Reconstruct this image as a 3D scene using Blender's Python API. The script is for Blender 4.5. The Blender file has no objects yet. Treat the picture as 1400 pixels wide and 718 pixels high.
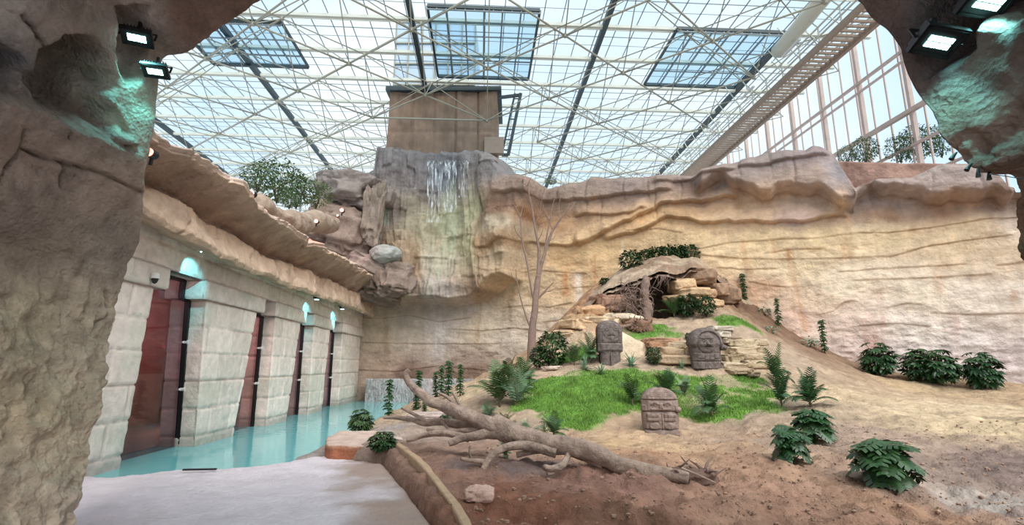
import bpy, math, random
import numpy as np
from mathutils import Vector, Matrix, Euler
random.seed(7); RNG = np.random.default_rng(7)
SC = bpy.context.scene; COL = SC.collection
# ------------------------------------------------------------------ camera frame
PITCH = math.atan(141/700); CP, SP = math.cos(PITCH), math.sin(PITCH)
TH = math.atan(.06); CT, ST = math.cos(TH), math.sin(TH)
EZ = 2.2                      # eye height above the pool's water
def ray(px, py):
    u = (np.asarray(px, float)-700)/700; v = (359-np.asarray(py, float))/700
    return u, CP-v*SP, SP+v*CP
def at(px, py, d):
    "the point at depth d (metres ahead) seen at a pixel"
    u, f, w = ray(px, py); t = d/f
    return (float(u*t), float(d), float(EZ+w*t))
def atz(px, py, z):
    u, f, w = ray(px, py); t = (z-EZ)/w
    return (float(u*t), float(f*t), float(z))
def W(bx, by, z): return (bx*CT-by*ST, bx*ST+by*CT, z)     # hall axes -> world
def B(x, y): return (x*CT+y*ST, -x*ST+y*CT)
def on_bx(px, py, bx):
    u, f, w = ray(px, py); b = B(u, f); t = bx/b[0]
    return (float(b[1]*t), float(EZ+w*t))                   # (by, z)
def on_bz(px, py, z):
    x, y, _ = atz(px, py, z); return B(x, y)
def proj(x, y, z):
    z = z-EZ; f = y*CP+z*SP; u = -y*SP+z*CP
    return 700+700*x/f, 359-700*u/f
# ------------------------------------------------------------------ numpy noise
def _h(ix, iy, iz, s):
    n = (ix.astype(np.int64)*374761393+iy.astype(np.int64)*668265263+iz.astype(np.int64)*2147483647+s*1274126177) & 0xffffffff
    n = ((n ^ (n >> 13))*1274126177) & 0xffffffff
    n = ((n ^ (n >> 15))*2246822519) & 0xffffffff
    return ((n ^ (n >> 16)) & 0xffff)/32767.5-1
def noise(x, y, z=0., s=0):
    x, y, z = np.broadcast_arrays(np.asarray(x, float), np.asarray(y, float), np.asarray(z, float))
    fx, fy, fz = np.floor(x), np.floor(y), np.floor(z)
    ax, ay, az = x-fx, y-fy, z-fz
    ax, ay, az = [a*a*a*(a*(a*6-15)+10) for a in (ax, ay, az)]
    r = 0
    for i in (0, 1):
        for j in (0, 1):
            for k in (0, 1):
                wgt = (ax if i else 1-ax)*(ay if j else 1-ay)*(az if k else 1-az)
                r = r+wgt*_h(fx+i, fy+j, fz+k, s)
    return r
def fbm(x, y, z=0., o=4, s=0, g=.5):
    r = 0; a = 1.; f = 1.
    for k in range(o):
        r = r+a*noise(np.asarray(x)*f, np.asarray(y)*f, np.asarray(z)*f, s+k*17); a *= g; f *= 2.03
    return r
def ridged(x, y, z=0., o=4, s=0):
    r = 0; a = 1.; f = 1.
    for k in range(o):
        r = r+a*(1-2*np.abs(noise(np.asarray(x)*f, np.asarray(y)*f, np.asarray(z)*f, s+k*17))); a *= .5; f *= 2.1
    return r
def sst(e0, e1, x):
    t = np.clip((x-e0)/(e1-e0), 0, 1); return t*t*(3-2*t)
def inpoly(x, y, poly):
    x = np.asarray(x); y = np.asarray(y); c = np.zeros(x.shape, bool); n = len(poly)
    for i in range(n):
        x0, y0 = poly[i]; x1, y1 = poly[(i+1) % n]
        if y0 == y1: continue
        c ^= ((y0 > y) != (y1 > y)) & (x < (x1-x0)*(y-y0)/(y1-y0)+x0)
    return c
def dpoly(x, y, poly, closed=True):
    x = np.asarray(x, float); y = np.asarray(y, float); d = np.full(x.shape, 1e9); n = len(poly)
    for i in range(n if closed else n-1):
        x0, y0 = poly[i]; x1, y1 = poly[(i+1) % n]
        L = (x1-x0)**2+(y1-y0)**2+1e-12
        t = np.clip(((x-x0)*(x1-x0)+(y-y0)*(y1-y0))/L, 0, 1)
        d = np.minimum(d, np.hypot(x-x0-t*(x1-x0), y-y0-t*(y1-y0)))
    return d
def sdpoly(x, y, poly):
    d = dpoly(x, y, poly); return np.where(inpoly(x, y, poly), d, -d)    # >0 inside
def srgb(c):
    if isinstance(c, str): c = [int(c[i:i+2], 16) for i in (0, 2, 4)]
    return np.array([((v/255)/12.92 if v/255 <= .04045 else ((v/255+.055)/1.055)**2.4) for v in c])
def idw(x, y, pts, p=3.0):
    "colour by inverse distance over (x, y, colour) controls"
    x = np.asarray(x); num = np.zeros(x.shape+(3,)); den = np.zeros(x.shape)
    for cx, cy, c in pts:
        w = 1/((x-cx)**2+(y-cy)**2+.05)**(p/2); num += w[..., None]*srgb(c); den += w
    return num/den[..., None]
def spline(pts, n):
    p = np.array(pts, float); m = len(p)
    q = np.vstack([2*p[0]-p[1], p, 2*p[-1]-p[-2]])
    t = np.linspace(0, m-1-1e-9, n); i = t.astype(int); f = (t-i)[:, None]
    a, b, c, d = q[i], q[i+1], q[i+2], q[i+3]
    return .5*((2*b)+(c-a)*f+(2*a-5*b+4*c-d)*f*f+(3*b-3*c+d-a)*f**3)
# ------------------------------------------------------------------ objects
def tag(o, label=None, cat=None, group=None, kind=None):
    if label: o['label'] = label
    if cat: o['category'] = cat
    if group: o['group'] = group
    if kind: o['kind'] = kind
    return o
def empty(name, loc=(0, 0, 0), label=None, cat=None, group=None, rz=0, kind=None):
    o = bpy.data.objects.new(name, None); COL.objects.link(o); o.location = loc; o.rotation_euler = (0, 0, rz)
    return tag(o, label, cat, group, kind)
SAT = .92; TONE = np.array([1.0, .99, 1.10])
def mesh_obj(name, verts, faces, mat=None, parent=None, smooth=True, col=None, mats=None, midx=None):
    me = bpy.data.meshes.new(name)
    if isinstance(faces, np.ndarray):
        v = np.ascontiguousarray(verts, dtype=np.float32); k = faces.shape[1]
        me.vertices.add(len(v)); me.vertices.foreach_set('co', v.ravel())
        me.loops.add(faces.size); me.loops.foreach_set('vertex_index', faces.astype(np.int32).ravel())
        me.polygons.add(len(faces)); me.polygons.foreach_set('loop_start', np.arange(0, faces.size, k, dtype=np.int32))
        me.update(calc_edges=True); me.validate()
    else:
        me.from_pydata([tuple(map(float, p)) for p in verts], [], [tuple(map(int, f)) for f in faces]); me.update()
    me.polygons.foreach_set('use_smooth', np.full(len(me.polygons), smooth, dtype=bool))
    if col is not None:
        a = me.color_attributes.new('Col', 'FLOAT_COLOR', 'POINT')
        c = np.ones((len(verts), 4), np.float32); q = np.clip(col*TONE, .005, .95); g = q@np.array([.3, .55, .15]); c[:, :3] = g[:, None]+(q-g[:, None])*SAT; a.data.foreach_set('color', c.ravel())
    for m in (mats or ([mat] if mat else [])): me.materials.append(m)
    if midx is not None: me.polygons.foreach_set('material_index', np.asarray(midx, np.int32))
    o = bpy.data.objects.new(name, me); COL.objects.link(o)
    if parent: o.parent = parent
    return o
def grid_faces(nr, nc, wrap=False, flip=False):
    i, j = np.meshgrid(np.arange(nr-1), np.arange(nc if wrap else nc-1), indexing='ij')
    j2 = (j+1) % nc
    f = np.stack([i*nc+j, i*nc+j2, (i+1)*nc+j2, (i+1)*nc+j], -1).reshape(-1, 4)
    return f[:, ::-1].copy() if flip else f
class MB:
    "collects shapes of ONE mesh"
    def __init__(s): s.v = []; s.f = []; s.m = []
    def add(s, v, f, mi=0):
        b = len(s.v); s.v += [tuple(map(float, p)) for p in v]; s.f += [tuple(b+int(i) for i in q) for q in f]; s.m += [mi]*len(f); return s
    def box(s, x0, y0, z0, x1, y1, z1, fr=None, mi=0):
        v = [(x, y, z) for z in (z0, z1) for y in (y0, y1) for x in (x0, x1)]
        if fr: v = [fr(*p) for p in v]
        return s.add(v, [(0, 2, 3, 1), (4, 5, 7, 6), (0, 1, 5, 4), (2, 6, 7, 3), (0, 4, 6, 2), (1, 3, 7, 5)], mi)
    def bar(s, a, b, w, h=None, mi=0):
        "rectangular bar from a to b"
        h = h or w; a = Vector(a); b = Vector(b); d = (b-a).normalized()
        up = Vector((0, 0, 1)) if abs(d.z) < .95 else Vector((0, 1, 0))
        x = d.cross(up).normalized()*w/2; y = x.cross(d).normalized()*h/2
        v = [p+sx*x+sy*y for p in (a, b) for sx, sy in ((-1, -1), (1, -1), (1, 1), (-1, 1))]
        return s.add(v, [(0, 1, 2, 3), (7, 6, 5, 4), (0, 4, 5, 1), (1, 5, 6, 2), (2, 6, 7, 3), (3, 7, 4, 0)], mi)
    def tube(s, pts, rad, sides=8, wob=0, seed=0, cap=True, mi=0, flat=1.0):
        p = np.array(pts, float); n = len(p); r = np.broadcast_to(np.asarray(rad, float), (n,))
        t = np.gradient(p, axis=0); t /= np.linalg.norm(t, axis=1)[:, None]+1e-12
        ref = np.array([0, 0, 1.]) if abs(t[0][2]) < .9 else np.array([1., 0, 0])
        nx = np.cross(t[0], ref); nx /= np.linalg.norm(nx); V = []
        for i in range(n):
            nx = nx-t[i]*np.dot(nx, t[i]); nx /= np.linalg.norm(nx)+1e-12; ny = np.cross(t[i], nx)
            for k in range(sides):
                a = 2*math.pi*k/sides; rr = r[i]
                if wob:
                    q = p[i]*1.0; rr = rr*(1+wob*float(fbm(q[0]*3+math.cos(a)*1.2+seed, q[1]*3+math.sin(a)*1.2, q[2]*3, 2)))
                V.append(p[i]+rr*(math.cos(a)*nx+math.sin(a)*ny*flat))
        F = [(i*sides+k, i*sides+(k+1) % sides, (i+1)*sides+(k+1) % sides, (i+1)*sides+k) for i in range(n-1) for k in range(sides)]
        if cap: F += [tuple(reversed(range(sides))), tuple((n-1)*sides+k for k in range(sides))]
        return s.add(V, F, mi)
    def build(s, name, mat=None, parent=None, smooth=False, mats=None):
        return mesh_obj(name, s.v, s.f, mat, parent, smooth, mats=mats, midx=s.m if mats else None)
def children(o, _c={}): return [c for c in bpy.data.objects if c.parent == o]
def copy_tree(o, kids, loc, rz=0, sc=1, label=None, tilt=(0, 0)):
    c = o.copy(); COL.objects.link(c); c.location = loc; c.rotation_euler = (tilt[0], tilt[1], rz); c.scale = (sc,)*3 if not hasattr(sc, '__len__') else sc
    if label: c['label'] = label
    for k in kids:
        d = k.copy(); COL.objects.link(d); d.parent = c
    return c
# ------------------------------------------------------------------ materials
def mat(name, base=(.5, .5, .5), rough=.8, metal=0, spec=.5, attr=False, var=0., vscale=3., bump=0., bscale=8., emis=None, estr=0, objvar=0., extra=None, bdist=.05, fine=0., pits=0., streak=0.):
    m = bpy.data.materials.new(name); m.use_nodes = True; nt = m.node_tree; N = nt.nodes; L = nt.links; b = N['Principled BSDF']
    if isinstance(base, (str, tuple, list)) and not (isinstance(base, tuple) and max(base) <= 1): base = tuple(srgb(base))
    b.inputs['Base Color'].default_value = (*base[:3], 1); b.inputs['Roughness'].default_value = rough; b.inputs['Metallic'].default_value = metal
    b.inputs['Specular IOR Level'].default_value = spec
    tc = N.new('ShaderNodeTexCoord')
    src = None
    if attr:
        a = N.new('ShaderNodeVertexColor'); a.layer_name = 'Col'; src = a.outputs['Color']
    def mixc(fac, c1, c2, mode='MULTIPLY'):
        x = N.new('ShaderNodeMix'); x.data_type = 'RGBA'; x.blend_type = mode
        if isinstance(fac, float): x.inputs[0].default_value = fac
        else: L.new(fac, x.inputs[0])
        for i, c in ((6, c1), (7, c2)):
            if isinstance(c, tuple): x.inputs[i].default_value = (*c, 1)
            else: L.new(c, x.inputs[i])
        return x.outputs[2]
    def nz(scale, det=6, rou=.6, mapping=None):
        n = N.new('ShaderNodeTexNoise'); n.inputs['Scale'].default_value = scale; n.inputs['Detail'].default_value = det; n.inputs['Roughness'].default_value = rou
        if mapping:
            mp = N.new('ShaderNodeMapping'); mp.inputs['Scale'].default_value = mapping; L.new(tc.outputs['Object'], mp.inputs[0]); L.new(mp.outputs[0], n.inputs['Vector'])
        else: L.new(tc.outputs['Object'], n.inputs['Vector'])
        return n.outputs['Fac']
    def ramp(fac, lo, hi, v0, v1):
        r = N.new('ShaderNodeMapRange'); r.inputs[1].default_value = lo; r.inputs[2].default_value = hi; r.inputs[3].default_value = v0; r.inputs[4].default_value = v1; L.new(fac, r.inputs[0]); return r.outputs[0]
    cur = src or tuple(base[:3])
    if var:
        g = ramp(nz(vscale), .3, .7, 1-var, 1+var); cc = N.new('ShaderNodeCombineColor')
        for i in range(3): L.new(g, cc.inputs[i])
        cur = mixc(1., cur, cc.outputs[0])
    if streak:
        g = ramp(nz(1., 4, .6, (2.2, 2.2, .25)), .4, .7, 1., 1-streak); cc = N.new('ShaderNodeCombineColor')
        for i in range(3): L.new(g, cc.inputs[i])
        cur = mixc(1., cur, cc.outputs[0])
    if objvar:
        oi = N.new('ShaderNodeObjectInfo'); h = N.new('ShaderNodeHueSaturation')
        L.new(ramp(oi.outputs['Random'], 0, 1, .5-.06*objvar, .5+.06*objvar), h.inputs['Hue']); L.new(ramp(oi.outputs['Random'], 0, 1, 1+.35*objvar, 1-.35*objvar), h.inputs['Value'])
        if isinstance(cur, tuple): h.inputs['Color'].default_value = (*cur, 1)
        else: L.new(cur, h.inputs['Color'])
        cur = h.outputs['Color']
    if not isinstance(cur, tuple): L.new(cur, b.inputs['Base Color'])
    if bump:
        hgt = nz(bscale, 8, .62)
        if pits:
            vo = N.new('ShaderNodeTexVoronoi'); vo.inputs['Scale'].default_value = bscale*2.2; L.new(tc.outputs['Object'], vo.inputs['Vector'])
            ad = N.new('ShaderNodeMath'); ad.operation = 'MULTIPLY_ADD'; L.new(vo.outputs['Distance'], ad.inputs[0]); ad.inputs[1].default_value = pits; L.new(hgt, ad.inputs[2]); hgt = ad.outputs[0]
        bp = N.new('ShaderNodeBump'); bp.inputs['Strength'].default_value = bump; bp.inputs['Distance'].default_value = bdist; L.new(hgt, bp.inputs['Height']); L.new(bp.outputs[0], b.inputs['Normal'])
    if emis is not None:
        b.inputs['Emission Color'].default_value = (*emis, 1); b.inputs['Emission Strength'].default_value = estr
    return m
def glass(name, tint=(.9, .95, 1), gloss=.1, rough=.02, gcol=(1, 1, 1), graze=.5):
    m = bpy.data.materials.new(name); m.use_nodes = True; nt = m.node_tree; N = nt.nodes; L = nt.links; N.remove(N['Principled BSDF'])
    t = N.new('ShaderNodeBsdfTransparent'); t.inputs[0].default_value = (*tint, 1); g = N.new('ShaderNodeBsdfGlossy'); g.inputs[0].default_value = (*gcol, 1); g.inputs['Roughness'].default_value = rough
    fr = N.new('ShaderNodeLayerWeight'); fr.inputs[0].default_value = .5; pw = N.new('ShaderNodeMath'); pw.operation = 'POWER'; pw.inputs[1].default_value = 4.; L.new(fr.outputs['Facing'], pw.inputs[0]); mt = N.new('ShaderNodeMath'); mt.operation = 'MULTIPLY_ADD'; mt.inputs[1].default_value = graze; mt.inputs[2].default_value = gloss; mt.use_clamp = True
    L.new(pw.outputs[0], mt.inputs[0]); mx = N.new('ShaderNodeMixShader'); L.new(mt.outputs[0], mx.inputs[0]); L.new(t.outputs[0], mx.inputs[1]); L.new(g.outputs[0], mx.inputs[2]); L.new(mx.outputs[0], N['Material Output'].inputs[0])
    return m
M = {}
M['rock'] = mat('sculpted_rock', attr=True, rough=.9, spec=.2, var=.17, vscale=2.6, bump=.8, bscale=6, bdist=.12, streak=.16)
M['cave'] = mat('cave_rock', attr=True, rough=.92, spec=.15, var=.26, vscale=4.5, bump=1.0, bscale=10, bdist=.08, pits=.3)
M['soil'] = mat('soil', attr=True, rough=.95, spec=.1, var=.24, vscale=3.2, bump=1.0, bscale=8, bdist=.12)
M['block'] = mat('stone_blocks', attr=True, rough=.88, spec=.25, var=.14, vscale=3.5, bump=.6, bscale=9, bdist=.05)
M['concrete'] = mat('pale_rough_concrete', attr=True, rough=.85, spec=.3, var=.07, vscale=3, bump=1., bscale=11, bdist=.05)
M['kerb'] = mat('kerb_concrete', (176, 150, 122), rough=.9, var=.15, vscale=6, bump=.5, bscale=16, bdist=.02)
M['slabstone'] = mat('tan_slab_stone', (206, 182, 144), rough=.88, spec=.25, var=.16, vscale=3.2, bump=.6, bscale=8, bdist=.04, objvar=.3)
M['reds'] = mat('reddish_sandstone', (186, 140, 108), rough=.9, var=.2, vscale=4, bump=.6, bscale=9, bdist=.04)
M['basalt'] = mat('dark_carved_stone', (104, 94, 90), rough=.92, spec=.15, var=.4, vscale=9, bump=.8, bscale=22, bdist=.022)
M['basaltp'] = mat('dusty_carved_stone', (132, 116, 108), rough=.92, spec=.15, var=.35, vscale=9, bump=.8, bscale=22, bdist=.022)
M['wood'] = mat('weathered_wood', (166, 146, 132), rough=.88, spec=.15, var=.32, vscale=6, bump=1., bscale=11, bdist=.07, streak=.2)
M['treewood'] = mat('bare_tree_bark', (128, 108, 98), rough=.9, spec=.15, var=.2, vscale=6, bump=.5, bscale=16, bdist=.02)
M['rootwood'] = mat('grey_root_wood', (128, 108, 98), rough=.9, spec=.15, var=.3, vscale=7, bump=.5, bscale=18, bdist=.02)
M['steel'] = mat('painted_steel', (156, 152, 136), rough=.55, spec=.4)
M['purlin'] = mat('painted_purlin', (196, 196, 184), rough=.6)
M['bar'] = mat('glazing_bar', (118, 128, 134), rough=.5)
M['gutter'] = mat('dark_gutter', (44, 58, 62), rough=.5)
M['brownsteel'] = mat('brown_catwalk_steel', (150, 130, 114), rough=.7, var=.1)
M['post'] = mat('rosy_brown_post', (196, 174, 164), rough=.7, var=.1, vscale=2)
M['duct'] = mat('pale_duct', (206, 204, 190), rough=.5)
M['black'] = mat('black_powdercoat', (20, 22, 24), rough=.45)
M['white'] = mat('white_plastic', (215, 215, 212), rough=.4)
M['tower'] = mat('tower_panels', (140, 116, 98), rough=.9, var=.2, vscale=.8, bump=.5, bscale=5, bdist=.05, streak=.25)
M['redwall'] = mat('dark_red_paint', (104, 56, 64), rough=.8, var=.1)
M['grey'] = mat('grey_render', (122, 118, 116), rough=.9, var=.1)
M['bluegrey'] = mat('blue_grey_panel', (58, 68, 84), rough=.6)
M['leaf'] = mat('dark_glossy_leaf', (40, 72, 36), rough=.38, spec=.5, var=.35, vscale=6, objvar=.5)
M['palm'] = mat('palm_leaf', (50, 84, 42), rough=.42, spec=.5, var=.3, vscale=6, objvar=.6)
M['paleleaf'] = mat('pale_leaf', (132, 160, 132), rough=.5, spec=.4, var=.2, vscale=8, objvar=.3)
M['silver'] = mat('silvery_palm_leaf', (108, 136, 106), rough=.42, spec=.5, var=.25, vscale=7, objvar=.4)
M['grass'] = mat('bright_turf', (106, 142, 60), rough=.6, spec=.3, var=.4, vscale=1.6)
M['airyleaf'] = mat('light_green_leaf', (96, 120, 78), rough=.5, spec=.3, var=.3, vscale=6, objvar=.4)
M['stem'] = mat('green_brown_stem', (84, 78, 52), rough=.8, var=.2, vscale=10)
M['roof_glass'] = glass('roof_glass', (.88, .94, .97), .01, graze=.12)
M['vent_glass'] = glass('vent_glass', (.60, .78, .88), .02, graze=.12)
M['side_glass'] = glass('side_glass', (.90, .95, .98), .01, graze=.08)
M['tint'] = glass('tinted_viewing_glass', (.66, .60, .64), .03, .01, graze=.5)
def led(name, c, s):
    m = bpy.data.materials.new(name); m.use_nodes = True; b = m.node_tree.nodes['Principled BSDF']; b.inputs['Emission Color'].default_value = (*c, 1); b.inputs['Emission Strength'].default_value = s; return m
M['led'] = led('cyan_white_led', (.45, 1, .95), 9)
M['ledred'] = led('red_led', (1, .13, .05), 2.4)
M['ledamber'] = led('amber_led', (1, .5, .15), 2.5)
# water
def water():
    m = bpy.data.materials.new('turquoise_water'); m.use_nodes = True; nt = m.node_tree; N = nt.nodes; L = nt.links; b = N['Principled BSDF']
    b.inputs['Base Color'].default_value = (*srgb((112, 186, 190)), 1); b.inputs['Roughness'].default_value = .06; b.inputs['IOR'].default_value = 1.33
    tc = N.new('ShaderNodeTexCoord'); n = N.new('ShaderNodeTexNoise'); n.inputs['Scale'].default_value = 3.; n.inputs['Detail'].default_value = 3; L.new(tc.outputs['Object'], n.inputs[0])
    bp = N.new('ShaderNodeBump'); bp.inputs['Strength'].default_value = .12; bp.inputs['Distance'].default_value = .05; L.new(n.outputs[0], bp.inputs['Height']); L.new(bp.outputs[0], b.inputs['Normal']); return m
M['water'] = water()
def fallwater(name, sc, thr, vt=.6):
    "streaks of falling water: white strands with clear gaps"
    m = bpy.data.materials.new(name); m.use_nodes = True; nt = m.node_tree; N = nt.nodes; L = nt.links; b = N['Principled BSDF']
    b.inputs['Base Color'].default_value = (.82, .88, .9, 1); b.inputs['Roughness'].default_value = .25
    tc = N.new('ShaderNodeTexCoord'); mp = N.new('ShaderNodeMapping'); mp.inputs['Scale'].default_value = sc; L.new(tc.outputs['Object'], mp.inputs[0])
    n = N.new('ShaderNodeTexNoise'); n.inputs['Scale'].default_value = 1.; n.inputs['Detail'].default_value = 5; n.inputs['Roughness'].default_value = .7; L.new(mp.outputs[0], n.inputs[0])
    r = N.new('ShaderNodeMapRange'); r.inputs[1].default_value = thr; r.inputs[2].default_value = thr+.16; r.inputs[4].default_value = vt; L.new(n.outputs[0], r.inputs[0]); L.new(r.outputs[0], b.inputs['Alpha']); return m
M['fall'] = fallwater('falling_water', (9, 9, 1.1), .5, .8)
M['curtain'] = fallwater('thin_water_curtain', (14, 14, 2.5), .46, .42)
# ================================================================== GROUND
SHORE = [atz(*p, 0) for p in ((150, 652), (280, 640), (380, 631), (450, 606), (488, 586), (512, 573), (540, 560), (556, 549), (566, 543))]
POOL = [(-12, SHORE[0][1]-.1), *[(p[0], p[1]) for p in SHORE], (-3.0, 33.2), (-4.2, 35), (-13, 35)]
GP = []      # (x, y, z) controls
for px, py, d in ((420, 716, 7.3), (620, 716, 7.2), (800, 716, 7.2), (1000, 716, 7.1), (1200, 716, 7.), (1400, 716, 6.8), (545, 612, 12.1), (615, 695, 7.8),
        (530, 590, 15), (560, 575, 17), (640, 640, 10), (700, 665, 9), (950, 660, 9), (860, 640, 9.6), (905, 591, 14), (950, 591, 14), (860, 590, 14.2), (820, 590, 14.3), (780, 600, 13.5), (720, 600, 14), (660, 590, 15),
        (800, 512, 18.6), (760, 515, 18.8), (720, 520, 18.6), (835, 497, 20), (968, 502, 19.5), (900, 503, 19.6), (727, 490, 23), (690, 525, 18.5), (640, 540, 19.5), (600, 555, 20), (650, 516, 27), (620, 530, 25),
        (1000, 500, 19.7), (1040, 505, 19.5), (865, 555, 16.2), (800, 550, 16.2), (740, 560, 16), (960, 560, 15.8), (1060, 545, 16.3), (1000, 575, 14.6), (1108, 550, 15.2), (1113, 605, 11), (1083, 632, 9.8), (1210, 662, 8.5),
        (1300, 560, 15), (1400, 565, 15), (1400, 640, 9.5), (1200, 540, 18), (1150, 520, 19.5),
        (1018, 411, 26.6), (1065, 445, 26), (1128, 482, 24.6), (1180, 506, 24), (1275, 519, 23), (1345, 525, 22.2), (1399, 531, 21.7), (985, 395, 27), (965, 372, 27.6),
        (935, 437, 24), (860, 440, 23.6), (900, 438, 23.8), (970, 440, 22.4), (1010, 436, 22.8), (1050, 480, 21), (1100, 500, 20), (1060, 462, 23), (800, 462, 22.5), (770, 480, 22.3), (895, 452, 22), (900, 500, 20.2), (935, 500, 20.2),
        (905, 352, 28.2), (940, 354, 28.2), (870, 362, 27.8), (848, 376, 27), (820, 398, 26), (795, 420, 25.2), (770, 442, 24.6), (745, 470, 24.2)):
    GP.append(at(px, py, d))
GP += [(p[0], p[1], 0.03) for p in SHORE]
GP += [at(700, 505, 21.5), at(668, 514, 21.5), at(640, 527, 22), at(735, 492, 24.5), at(715, 494, 26)]
GP += [(0, 32.3, 1.9), (2.5, 31.2, 3.2), (-2, 32.6, 1.2), (-3.2, 31.5, .6), (-2.8, 26, .35), (4.5, 30.4, 6.2), (9.5, 28.2, 7.0), (7, 29.3, 7.4), (-7, 4, .12), (0, 3, .35), (9, 3, .4), (-3, 0, .2), (14, 6, .8), (24, 14, 1.1), (24, 20.5, 1.35), (25, 4, .8), (-10, 8, .1), (-13, 20, 0), (-13, 33, 0)]
GPa = np.array(GP)
def _phi(r2): return .5*r2*np.log(r2+1e-9)
def _fit():
    n = len(GPa); P = np.hstack([np.ones((n, 1)), GPa[:, :2]])
    K = _phi(((GPa[:, None, :2]-GPa[None, :, :2])**2).sum(-1))+np.eye(n)*.35
    A = np.block([[K, P], [P.T, np.zeros((3, 3))]]); return np.linalg.solve(A, np.r_[GPa[:, 2], 0, 0, 0])
GW = _fit()
LAWN = [at(*p) [:2] for p in ((712, 522, 18.4), (735, 513, 18.8), (775, 507, 19), (830, 510, 19), (900, 512, 19), (965, 510, 19), (1035, 516, 18.7), (1078, 540, 16.6), (1072, 570, 14.8), (1010, 578, 14.4), (955, 572, 15), (915, 562, 15.7), (870, 566, 15.6), (835, 573, 15.2), (800, 587, 14.5), (768, 583, 14.8), (735, 568, 15.6), (708, 558, 16.2))]
LAWN2 = [at(*p)[:2] for p in ((886, 444, 23.0), (912, 449, 22.7), (940, 458, 21.9), (925, 468, 21.6), (880, 470, 21.6), (858, 478, 21.4), (853, 462, 22.2))]
LAWN3 = [at(*p)[:2] for p in ((968, 441, 23), (1010, 438, 23), (1035, 449, 22.6), (1040, 458, 22.3), (1010, 458, 22), (985, 452, 22.2))]
LAWN4 = [at(*p)[:2] for p in ((772, 491, 21.8), (798, 488, 21.9), (812, 497, 20.6), (790, 502, 20.3), (768, 500, 20.6))]
CAVE = [at(850, 400, 24.6)[:2], at(866, 400, 24.3)[:2], at(908, 400, 24.3)[:2], at(926, 400, 24.8)[:2], at(930, 400, 27.4)[:2], at(845, 400, 27.2)[:2]]
CAVEL = [at(806, 420, 24.4)[:2], at(852, 420, 24.0)[:2], at(862, 420, 25.9)[:2], at(815, 420, 25.8)[:2]]
KERB = [at(540, 609, 12.3)[:2], at(575, 645, 10)[:2], at(622, 700, 7.6)[:2], at(660, 770, 6.0)[:2]]
BEACH = [(-12, SHORE[0][1]), *[(p[0], p[1]) for p in SHORE[:3]], at(450, 621, 12.9)[:2], at(522, 624, 11.9)[:2], at(560, 668, 8.9)[:2], at(600, 720, 7)[:2], (-.4, 3), (-.2, -3), (-12, -3)]
TRENCH = [at(628, 690, 8.0)[:2], at(740, 697, 7.85)[:2], at(840, 708, 7.5)[:2], at(960, 722, 7.2)[:2]]
def ground(x, y, detail=True):
    x = np.asarray(x, float); y = np.asarray(y, float); sh = x.shape; X = x.ravel(); Y = y.ravel(); z = GW[-3]+GW[-2]*X+GW[-1]*Y
    for i in range(len(GPa)): z = z+GW[i]*_phi((X-GPa[i, 0])**2+(Y-GPa[i, 1])**2)
    if detail:
        z = z+.07*fbm(X*.9, Y*.9, 0, 4, 3)+.035*fbm(X*4, Y*4, 0, 3, 9)
        q = sst(13, 8, Y)*sst(-3, 0, X)
        z = z+q*.05*ridged(X*2.2, Y*2.2, 0, 3, 5)+q*.022*fbm(X*9, Y*9, 0, 3, 15)
        # crumbling rocky shoulder left of the cave
        sx, sy = at(795, 430, 25)[:2]; q = np.exp(-((X-sx)**2/3.5+(Y-sy)**2/4)); st_ = z*2.2; z = z+q*.5*(np.round(st_)/2.2-z)+q*.12*ridged(X*1.6, Y*1.6, z*1.5, 3, 8)
        sx, sy = at(985, 400, 26)[:2]; q = np.exp(-((X-sx)**2/5+(Y-sy)**2/5)); z = z+q*.16*ridged(X*1.3, Y*1.3, 0, 4, 12)
    for k, (pl, fl) in enumerate(((CAVE, 4.25), (CAVEL, 4.35))):
        d = sdpoly(X, Y, pl)+.15*noise(X*2, Y*2, 0, 4); z = np.where(d > -.35, z+(np.minimum(fl, z)-z)*sst(-.3, .12, d), z)
    # trench dug beside the kerb at the front
    t_ = dpoly(X, Y, TRENCH, False); sd_ = np.interp(X, [p[0] for p in TRENCH], [p[1] for p in TRENCH])-Y; z = z-.13*sst(-.03, .10, sd_+.10*fbm(X*3, Y*3, 0, 3, 16))*sst(-.75, -.45, X)*sst(2.9, 2.2, X)+.05*np.exp(-((sd_+.12)/.14)**2)*sst(-.75, -.45, X)*sst(2.9, 2.2, X)
    d = sdpoly(X, Y, POOL)+.12*noise(X*1.3, Y*1.3, 0, 6); z = z*sst(.6, -.5, d)+(-.7)*(1-sst(.6, -.5, d))
    d = sdpoly(X, Y, BEACH); z = np.where(d > -.15, z+(np.minimum(-.25, z)-z)*sst(-.15, .1, d), z)
    return z.reshape(sh)
def hit(px, py, lo=5., hi=33.):
    "first point of the ground seen at a pixel"
    u, f, w = ray(px, py); ds = np.linspace(lo, hi, 1200); t = ds/f
    g = ground(u*t, ds); below = (EZ+w*t) < g; i = int(np.argmax(below)) if below.any() else len(ds)-1
    return (float(u*t[i]), float(ds[i]), float(g[i]))
gx = np.r_[np.linspace(-12.5, -5, 60), np.linspace(-4.93, 14, 330), np.linspace(14.08, 27, 130)]
gy = np.r_[np.linspace(-3.5, 6, 25), np.linspace(6.05, 16, 200), np.linspace(16.07, 34.5, 250)]
XX, YY = np.meshgrid(gx, gy); ZZ = ground(XX, YY)
PX, PY = proj(XX, YY, ZZ)
def P2(px, py): h_ = hit(px, py); return (h_[0], h_[1])
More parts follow.
